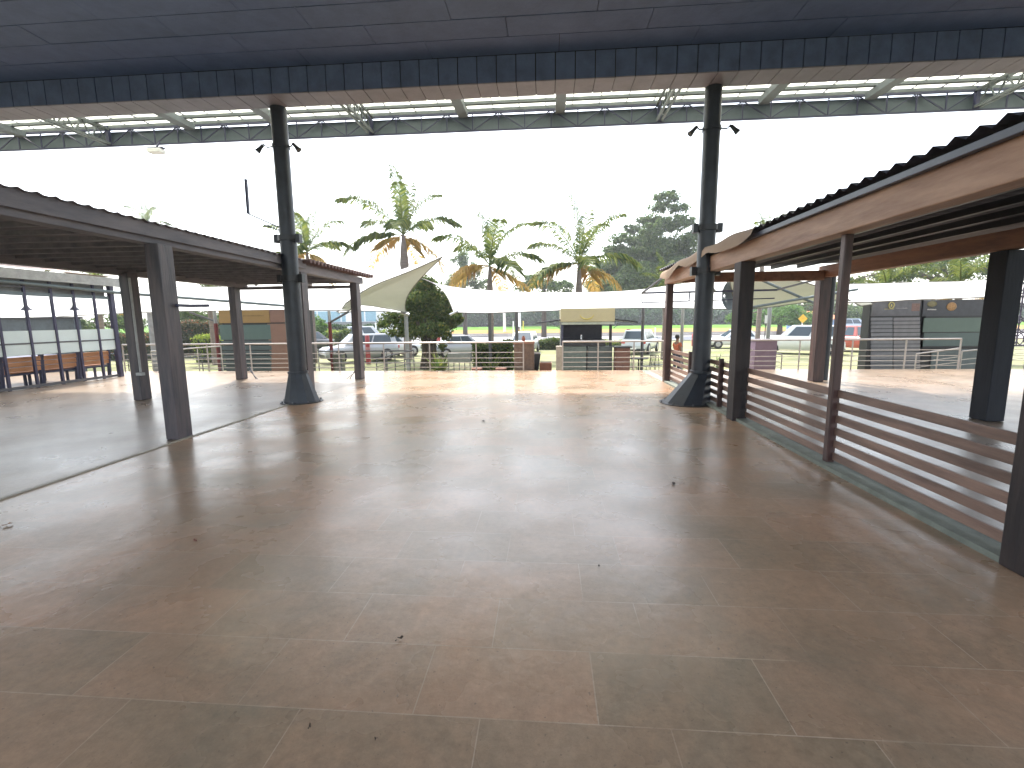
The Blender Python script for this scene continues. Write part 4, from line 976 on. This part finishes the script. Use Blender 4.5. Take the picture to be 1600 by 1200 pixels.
palm('distant bluish palm top above the left pergola roof', 228, 352, 55, 12, 3.2, 95, .2, .0)

def leaves(clumps, n, size, seed, flat=.0, shell=.55):
    r_ = np.random.RandomState(seed); tot = sum(c[3]*c[5] for c in clumps); V = []
    for (cx, cy, cz, rx, ry, rz_) in clumps:
        k = max(20, int(n*rx*rz_/tot))
        # sub clumps
        ns = max(4, int(10*(rx*rz_)**.5)); d = r_.normal(size=(ns, 3)); d /= np.linalg.norm(d, axis=1)[:, None]; d *= r_.uniform(.35, .95, (ns, 1))
        sc_ = d*np.array([rx, ry, rz_])+np.array([cx, cy, cz]); sr = r_.uniform(.3, .62, ns)*min(rx, rz_)
        idx = r_.randint(0, ns, k); q = r_.normal(size=(k, 3)); q /= np.linalg.norm(q, axis=1)[:, None]; q *= (r_.uniform(0, 1, (k, 1))**(1/2.2))
        p_ = sc_[idx]+q*sr[idx][:, None]*np.array([1.2, 1.1, .75])
        lo = r_.uniform(0, 1, k) < .3; q2 = r_.normal(size=(k, 3)); q2 /= np.linalg.norm(q2, axis=1)[:, None]; q2 *= (r_.uniform(0, 1, (k, 1))**(1/2.5))*1.05; p_[lo] = (q2*np.array([rx, ry, rz_])+np.array([cx, cy, cz]))[lo]
        a = r_.normal(size=(k, 3)); a /= np.linalg.norm(a, axis=1)[:, None]; b = np.cross(a, r_.normal(size=(k, 3))); b /= np.linalg.norm(b, axis=1)[:, None]
        s_ = size*r_.uniform(.6, 1.3, (k, 1)); a = a*s_; b = b*s_*.5
        V.append(np.stack([p_-a, p_+b, p_+a, p_-b], 1).reshape(-1, 3))
    V = np.concatenate(V)
    return V
def leafobj(name, V, m, parent):
    off = np.array(wloc(parent)) if parent is not None else np.zeros(3); V = V-off; k = len(V)//4
    me = bpy.data.meshes.new(name); me.vertices.add(len(V)); me.vertices.foreach_set('co', V.astype('f').ravel())
    me.loops.add(len(V)); me.loops.foreach_set('vertex_index', np.arange(len(V), dtype='i')); me.polygons.add(k)
    me.polygons.foreach_set('loop_start', np.arange(0, len(V), 4, dtype='i')); me.update(calc_edges=True); me.validate()
    me.materials.append(m); o = bpy.data.objects.new(name, me); C.objects.link(o)
    if parent is not None: o.parent = parent
    return o
def tree(name, label, cat, Y, px_clumps, n, size, m, seed, trunk=None, tr=.2, group=None, dy=.8, base=None):
    # px_clumps: (px, py, rx_px, ry_px); each gets its own distance and depth
    r_ = random.Random(seed); cl = []
    for (px, py, rx, ry) in px_clumps:
        yy_ = Y+r_.uniform(-1, 1)*dy; c = P(px, py, yy_); s_ = yy_/F; cl.append((c.x, c.y, c.z, rx*s_, rx*s_*.85, ry*s_))
    tx = P(trunk[0] if trunk else px_clumps[0][0], 560, Y).x
    t = thing(name, label, cat, (tx, Y, G if base is None else base), group)
    leafobj('crown', leaves(cl, n, size, seed), m, t)
    if trunk is not False:
        b = MB(); big = sorted(cl, key=lambda q: -q[3]*q[5])[:9]
        zt_ = min(q[2] for q in big); hub = Vector((tx, Y, max(G+.4, zt_-.1)))
        b.tube([(tx, Y, G), (tx+.05*tr, Y, (G+hub.z)/2), hub], [tr*1.25, tr, tr*.85], 10)
        for q in big:
            e = Vector((q[0], q[1], q[2]+q[5]*.3)); md_ = hub.lerp(e, .5)+Vector((0, 0, .15*(e-hub).length)); b.tube([hub, md_, e], [tr*.6, tr*.35, tr*.1], 7)
        b.build('trunk', M_bark, t)
    return t
tr_ = tree('broad_tree', 'dense round tree with twisted trunk between peaked and central sails', 'tree', 22.5,
     [(668, 462, 34, 26), (690, 488, 26, 28), (655, 490, 30, 24), (610, 500, 22, 14), (630, 510, 14, 10), (703, 505, 12, 16), (680, 515, 26, 14), (660, 440, 18, 12), (640, 470, 14, 20), (668, 500, 30, 22), (700, 475, 14, 20), (650, 522, 14, 12), (714, 500, 8, 9), (699, 526, 10, 9), (628, 522, 10, 6), (668, 540, 12, 7), (690, 541, 8, 6), (612, 520, 9, 7), (598, 508, 9, 6)], 34000, .08, M_leaf, 5, (672, 0), .2)
b = MB(); x0 = P(672, 560, 22.5).x
for i in range(14):
    a = i*.45; b.tube([(x0+.38*math.cos(a)*(1.1), 22.4+.35*math.sin(a), G), (x0+.3*math.cos(a+.6), 22.4+.28*math.sin(a+.6), .1), (x0+.34*math.cos(a+1.2), 22.4+.3*math.sin(a+1.2), .8), (x0+.6*math.cos(a+1.3), 22.4+.5*math.sin(a+1.3), 1.6)], [.1, .07, .06, .04], 7)
b.build('aerial_root', M_bark, tr_)
tree('eucalyptus', 'tall layered blue green tree on the right skyline', 'tree', 60,
     [(1043, 308, 20, 9), (1030, 325, 18, 8), (1062, 325, 16, 8), (1015, 345, 20, 9), (1050, 350, 26, 12), (1075, 345, 12, 8), (990, 358, 16, 7), (970, 372, 20, 8), (1010, 378, 28, 14), (1060, 385, 32, 18), (958, 390, 18, 9), (1000, 405, 34, 18), (1050, 420, 38, 20), (960, 420, 26, 16), (985, 440, 34, 16), (1040, 445, 40, 14), (1082, 372, 14, 12), (1085, 410, 16, 20), (950, 445, 18, 12), (945, 425, 24, 18), (970, 400, 22, 16), (1000, 430, 34, 20), (1030, 390, 30, 18), (1065, 410, 26, 22), (1020, 360, 18, 10)],
     66000, .19, M_leafd, 8, (1040, 0), .45, dy=3)
tree('background_tree', 'soft grey green tree between tall palm and centre palm', 'tree', 70, [(722, 405, 14, 12), (735, 425, 20, 14), (715, 440, 18, 14), (750, 445, 18, 10)], 5000, .2, M_leafd, 9, (728, 0), .3, 'trees on the skyline')
tree('background_tree', 'low dark tree between the two centre palms', 'tree', 60, [(835, 440, 18, 10), (855, 446, 20, 12), (815, 448, 16, 8), (880, 448, 18, 10)], 5000, .18, M_leafd, 10, (850, 0), .3, 'trees on the skyline')
tree('background_tree', 'low dark tree left of the tall layered tree', 'tree', 55, [(930, 446, 18, 12), (945, 452, 20, 10)], 3500, .16, M_leafd, 12, (935, 0), .3, 'trees on the skyline')
tree('background_tree', 'leafy tree behind palm fronds under the right pergola beam', 'tree', 40, [(1420, 425, 34, 16), (1470, 420, 34, 18), (1520, 420, 30, 20), (1370, 438, 30, 12), (1320, 445, 30, 12), (1570, 425, 30, 18)], 9000, .12, M_leaf, 13, (1470, 0), .3, 'trees on the skyline')
tree('background_tree', 'bright green bushy tree beyond the white sedan', 'tree', 62, [(1150, 498, 16, 9), (1190, 496, 24, 12), (1230, 494, 26, 14), (1262, 498, 18, 12)], 8000, .18, leafmat('leaf_fresh', (.06, .14, .03), (.14, .24, .06), .4), 14, (1215, 0), .3, 'trees on the skyline')
tree('background_tree', 'dark tree beneath the beige sail at right', 'tree', 75, [(1260, 480, 36, 16), (1310, 488, 36, 20), (1340, 500, 26, 18), (1220, 482, 30, 10)], 9000, .22, M_leafd, 15, (1300, 0), .4, 'trees on the skyline')
tree('background_tree', 'green tree at far left, seen through the glazed partition', 'tree', 32, [(140, 507, 26, 10), (180, 500, 26, 14), (205, 510, 20, 18), (125, 512, 20, 8)], 5000, .1, M_leafd, 16, (185, 0), .2, 'trees on the skyline')
tree('background_tree', 'leafy tree above the reddish hedge behind left pergola', 'tree', 34, [(300, 492, 24, 12), (325, 498, 20, 12), (270, 495, 24, 14)], 5000, .1, M_leafd, 17, (300, 0), .2, 'trees on the skyline')
tree('background_tree', 'pale leafy tree in front of the white building', 'tree', 40, [(500, 512, 10, 14), (492, 500, 9, 10)], 1500, .12, MC['leaf_fresh'], 18, (497, 0), .12, 'trees on the skyline')
tree('background_tree', 'faint leafy branch above the cone footed column bracket', 'tree', 50, [(412, 392, 12, 5), (400, 402, 14, 6), (425, 400, 12, 7), (405, 420, 20, 12)], 900, .13, M_leafd, 19, (410, 0), .15, 'trees on the skyline')
# distant woods
fw = [];
r_ = random.Random(4)
for i in range(90):
    px = 420+i*13; c = P(px, 494+r_.uniform(-3, 3), 118); s_ = 118/F
    fw.append((c.x, c.y+r_.uniform(-3, 3), c.z, 13*s_, 9*s_, (13+r_.uniform(-3, 3))*s_))
o = leafobj('distant_woods', leaves(fw, 42000, .42, 77), leafmat('leaf_far', (.015, .045, .015), (.05, .11, .03), .3), None)
tag(o, kind='stuff'); 
MB_ = MB().box(-75, 190, 122, 124, -1, 4.2); o = MB_.build('woods_shade', mat('woods_dark', (.02, .045, .018), .9, 0, .5, .6, spec=0)); tag(o, kind='structure'); o.name = 'woods_shade_backing'  # dark box added behind the foliage, coloured as the shade inside the woods
# hedges
def hedge(label, x0, x1, y0, y1, Y, m, n, size, seed, name='hedge'):
    A = P(x0, y0, Y); B = P(x1, y1, Y); t = thing(name, label, 'hedge' if name == 'hedge' else 'shrub', ((A.x+B.x)/2, Y+.5, G))
    r_ = np.random.RandomState(seed); zt_ = A.z
    V = []
    k = n; p_ = np.stack([r_.uniform(A.x, B.x, k), Y+r_.uniform(0, 1.1, k), G+(zt_-G)*(1-r_.uniform(0, 1, k)**1.6*1.0)+r_.normal(0, .05, k)], 1)
    p_[:, 2] += .08*np.sin(p_[:, 0]*3)
    a = r_.normal(size=(k, 3)); a /= np.linalg.norm(a, axis=1)[:, None]; b = np.cross(a, r_.normal(size=(k, 3))); b /= np.linalg.norm(b, axis=1)[:, None]
    s_ = size*r_.uniform(.6, 1.3, (k, 1)); a = a*s_; b = b*s_*.55
    leafobj('foliage', np.stack([p_-a, p_+b, p_+a, p_-b], 1).reshape(-1, 3), m, t)
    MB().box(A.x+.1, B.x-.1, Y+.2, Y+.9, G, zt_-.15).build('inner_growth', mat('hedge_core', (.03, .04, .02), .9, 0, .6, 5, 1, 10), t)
hedge('reddish brown trimmed hedge behind the left pergola posts', 262, 345, 503, 560, 30, M_hedge, 7000, .07, 1)
hedge('low brown hedge at far left beyond the glazed partition', 120, 262, 523, 560, 28, M_hedge, 7000, .07, 2)
hedge('yellow green low bush row left of ochre headed kiosk', 296, 347, 526, 545, 26, M_leafy, 3000, .06, 3)
hedge('low dark green hedge in front of the white building', 470, 590, 509, 516, 52, MC['leaf_far'], 5000, .12, 4)
hedge('yellow flowering strip below the white building', 500, 600, 517, 524, 46, M_leafy, 3500, .1, 5)
hedge('small clipped shrub right of the red footed pole', 519, 528, 519, 533, 36, M_leaf, 900, .07, 6, 'clipped_shrub')
hedge('small clipped shrub left of the pergola corner post', 534, 542, 517, 533, 36.2, M_leaf, 900, .07, 7, 'clipped_shrub')
hedge('low grassy border beyond the railing gap by kiosk', 838, 880, 531, 541, 36, M_leaf, 2500, .08, 8)
hedge('low green border right of the white car at brick pillar', 885, 975, 533, 540, 40, M_leafy, 2500, .08, 9)
def spiky(label, px, py0, Y, n, ln, seed, m=M_frond, spread=60, cat='plant', name='garden_plant', w=.05):
    r_ = random.Random(seed); c = P(px, 560, Y); t = thing(name, label, cat, (c.x, Y, G)); b = MB()
    for i in range(n):
        az = r_.uniform(0, 6.28); el = R(r_.uniform(90-spread, 88)); L_ = ln*r_.uniform(.6, 1.1); x, y = c.x+r_.uniform(-.15, .15), Y+r_.uniform(-.15, .15); pts = []; p_ = Vector((x, y, G)); 
        for k in range(6):
            pts.append(p_.copy()); p_ = p_+Vector((math.cos(az)*math.cos(el), math.sin(az)*math.cos(el), math.sin(el)))*L_/5; el -= R(9)
        sd_ = Vector((-math.sin(az), math.cos(az), 0)); wd = [.2, .7, 1, .9, .5, .05]
        vs = [q+sd_*s_*w*wd[k] for k, q in enumerate(pts) for s_ in (-1, 1)]
        b.add(vs, [(2*k, 2*k+1, 2*k+3, 2*k+2) for k in range(5)])
    b.build('leaf_cluster', m, t); return t
spiky('green strappy plant at the foot of the round tree', 688, 540, 19.5, 60, 1.15, 1)
hedge('wide dark green shrub behind the railing, left of brick pillar', 737, 800, 538, 580, 19.3, M_leaf, 7000, .06, 10, 'shrub')
spiky('arching dark fern over shrub left of motorcycle', 768, 540, 18.8, 50, 1.35, 2, w=.035)
spiky('small feathery plant right of the splay footed column', 1116, 550, 17.5, 26, 1.15, 3, M_leaf, 80, w=.03)
# planter crate of the shrub
A = P(699, 552, 18.4); B = P(735, 552, 18.4)
t = thing('planter', 'long grey metal trough planter on legs below grey sedan', 'planter', ((A.x+B.x)/2, 18.6, G))
MB().box(A.x, B.x, 18.4, 18.85, at(700, 566, 18.4).z, A.z).build('trough', mat('trough', srgb(120, 122, 120), .5), t, .01)
for i in range(5): x = A.x+.03+(B.x-A.x-.06)*i/4; MB().box(x-.015, x+.015, 18.42, 18.45, G, at(700, 566, 18.4).z).build('leg', M_rail2, t)

# ================================================================ FAR BUILDING, POLES, SIGNS
Y = 72; A = P(455, 484, Y); B = P(592, 508, Y)
t = thing('office_building', 'modern white building with large blue glass front, far left', 'building', ((A.x+B.x)/2, Y+5, G))
MB().box(A.x, B.x, Y, Y+10, G, P(500, 484, Y).z+1.4).build('wall', mat('bwall', (.7, .72, .73), .7), t)
for i in range(7):
    x0 = A.x+.5+i*1.95; MB().box(x0, x0+1.7, Y-.03, Y+.02, P(500, 503, Y).z, P(500, 487, Y).z).build('window', mat('bglass', (.25, .42, .5), .15), t)
MB().box(A.x-.3, B.x+.3, Y-.8, Y+.0-.04, P(500, 506, Y).z, P(500, 503.5, Y).z).build('canopy', mat('bgrey', (.2, .22, .22), .7), t)
MB().box(P(541, 490, Y).x, P(553, 490, Y).x, Y-.3, Y-.06, P(541, 503, Y).z, P(541, 488, Y).z).build('sign_board', M_white, t)
for px, y0, y1, Yp, r_, m, lb in ((704, 513, 527, 58, .12, M_white, 'short white post on far roadside, near dark round tree'), (788, 487, 507, 85, .28, M_white, 'white utility post with dark bands beyond the road'),
        (802, 503, 531, 40, .07, M_white, 'slim white post just left of the grey sail pole'), (811, 485, 514, 60, .26, M_white, 'thick white lamp post behind the brick pillar'),
        (817.5, 502, 521, 60, .08, mat('yellow_paint', srgb(214, 204, 90), .5), 'yellow marker post right of thick white lamp post'), (1024.0, 512, 527, 60, .08, M_white, 'slim white marker post above the white van'),
        (587, 505, 523, 44, .07, M_white, 'slim white post left of the hatchback roof'), (605, 505, 523, 44, .08, M_white, 'slim white lamp post above the white hatchback')):
    c = P(px, y0, Yp); t = thing('roadside_post', lb, 'post', (c.x, Yp, G), 'posts along the road')
    MB().tube([(c.x, Yp, G), (c.x, Yp, c.z)], [r_, r_*.85], 10).build('shaft', m, t); MB().ball((c.x, Yp, c.z), (r_*1.1, r_*1.1, r_*.6), 10, 6).build('cap', m, t)
c = P(1254, 498, 45); t = thing('road_sign', 'yellow diamond warning sign on a white post at right', 'sign', (c.x, 45, G))
MB().tube([(c.x, 45, G), (c.x, 45, c.z)], .05, 8).build('post', M_white, t)
s_ = .42; MB().add([(c.x-s_, 44.93, c.z), (c.x, 44.93, c.z-s_), (c.x+s_, 44.93, c.z), (c.x, 44.93, c.z+s_), (c.x-s_, 44.95, c.z), (c.x, 44.95, c.z-s_), (c.x+s_, 44.95, c.z), (c.x, 44.95, c.z+s_)], [(0,1,2,3),(7,6,5,4),(0,4,5,1),(1,5,6,2),(2,6,7,3),(3,7,4,0)]).build('panel', mat('sign_yellow', (.8, .45, .03), .5), t)
c = P(1264, 506, 70); A = P(1252, 496, 70); B = P(1272, 514, 70)
t = thing('small_house', 'small white and blue hut with orange roof behind warning sign', 'house', (c.x, 71, G))
MB().box(A.x, B.x+3, 70, 74, G, P(1264, 499, 70).z).build('wall', mat('bluewall', (.35, .5, .75), .7), t)
z_ = P(1264, 499, 70).z; MB().add([(A.x-.5, 69.5, z_), (B.x+3.5, 69.5, z_), (B.x+3.5, 74.5, z_), (A.x-.5, 74.5, z_), (A.x+.5, 72, z_+1.2), (B.x+2.5, 72, z_+1.2)], [(0,1,5,4),(2,3,4,5),(1,2,5),(3,0,4),(3,2,1,0)]).build('roof', mat('tile_roof', srgb(190, 120, 84), .7), t)

# ================================================================ DEBRIS
def litter(px, py, s_, label, seed, m):
    c = atz(px, py, .004); r_ = random.Random(seed); t = []; b = MB(); n = 9; a0 = r_.uniform(0, 6)
    vs = [(0, 0, .012)]+[(s_*(1+.25*r_.uniform(-1, 1))*math.cos(2*math.pi*j/n), s_*.55*(1+.3*r_.uniform(-1, 1))*math.sin(2*math.pi*j/n), r_.uniform(.002, .02)) for j in range(n)]
    b.add(vs, [(0, 1+j, 1+(j+1) % n) for j in range(n)], False)
    b.add([(-s_*.9, 0, .01), (-s_*1.5, .004, .004), (-s_*1.5, -.004, .004)], [(0, 1, 2)])
    o = b.build('dry_leaf', m); o.location = c; o.rotation_euler.z = a0; tag(o, label, 'leaf', 'dry leaves on the floor')
M_dl = mat('dry_leaf', srgb(58, 44, 34), .8, 0, .4, 60); M_dr = mat('dry_leaf_red', srgb(110, 56, 38), .8, 0, .4, 60)
litter(625, 999, .018, 'dark curled dry leaf nearest centre of the foreground floor', 1, M_dl)
litter(305, 846, .02, 'reddish dry leaf on the floor at left', 2, M_dr)
litter(1052, 756, .035, 'flat dark dry leaf near the slatted fence', 3, M_dl)
litter(12, 821, .04, 'pale brown dry leaf at the left picture edge', 4, M_beam)
litter(588, 1157, .006, 'tiny black leaf crumb at the bottom of the picture', 5, M_dl)
litter(936, 886, .008, 'tiny dark leaf crumb in middle of the floor', 6, M_dl)
litter(755, 658, .05, 'thin brown dry leaf far out on the open floor', 7, M_dl)
litter(484, 1137, .006, 'tiny dark crumb lower left of the curled leaf', 8, M_dl)

# ================================================================ HAZE
hb = MB().box(-420, 420, -40, 420, G-1.0, 26).build('haze', None)
hm = bpy.data.materials.new('haze'); hm.use_nodes = True; hn = hm.node_tree; hn.nodes.remove(hn.nodes['Principled BSDF'])
pv = hn.nodes.new('ShaderNodeVolumePrincipled'); pv.inputs['Color'].default_value = (.93, .95, 1, 1); pv.inputs['Density'].default_value = .0010; pv.inputs['Anisotropy'].default_value = .3
hn.links.new(pv.outputs[0], hn.nodes['Material Output'].inputs['Volume']); hb.data.materials.clear(); hb.data.materials.append(hm); hb['kind'] = 'stuff'
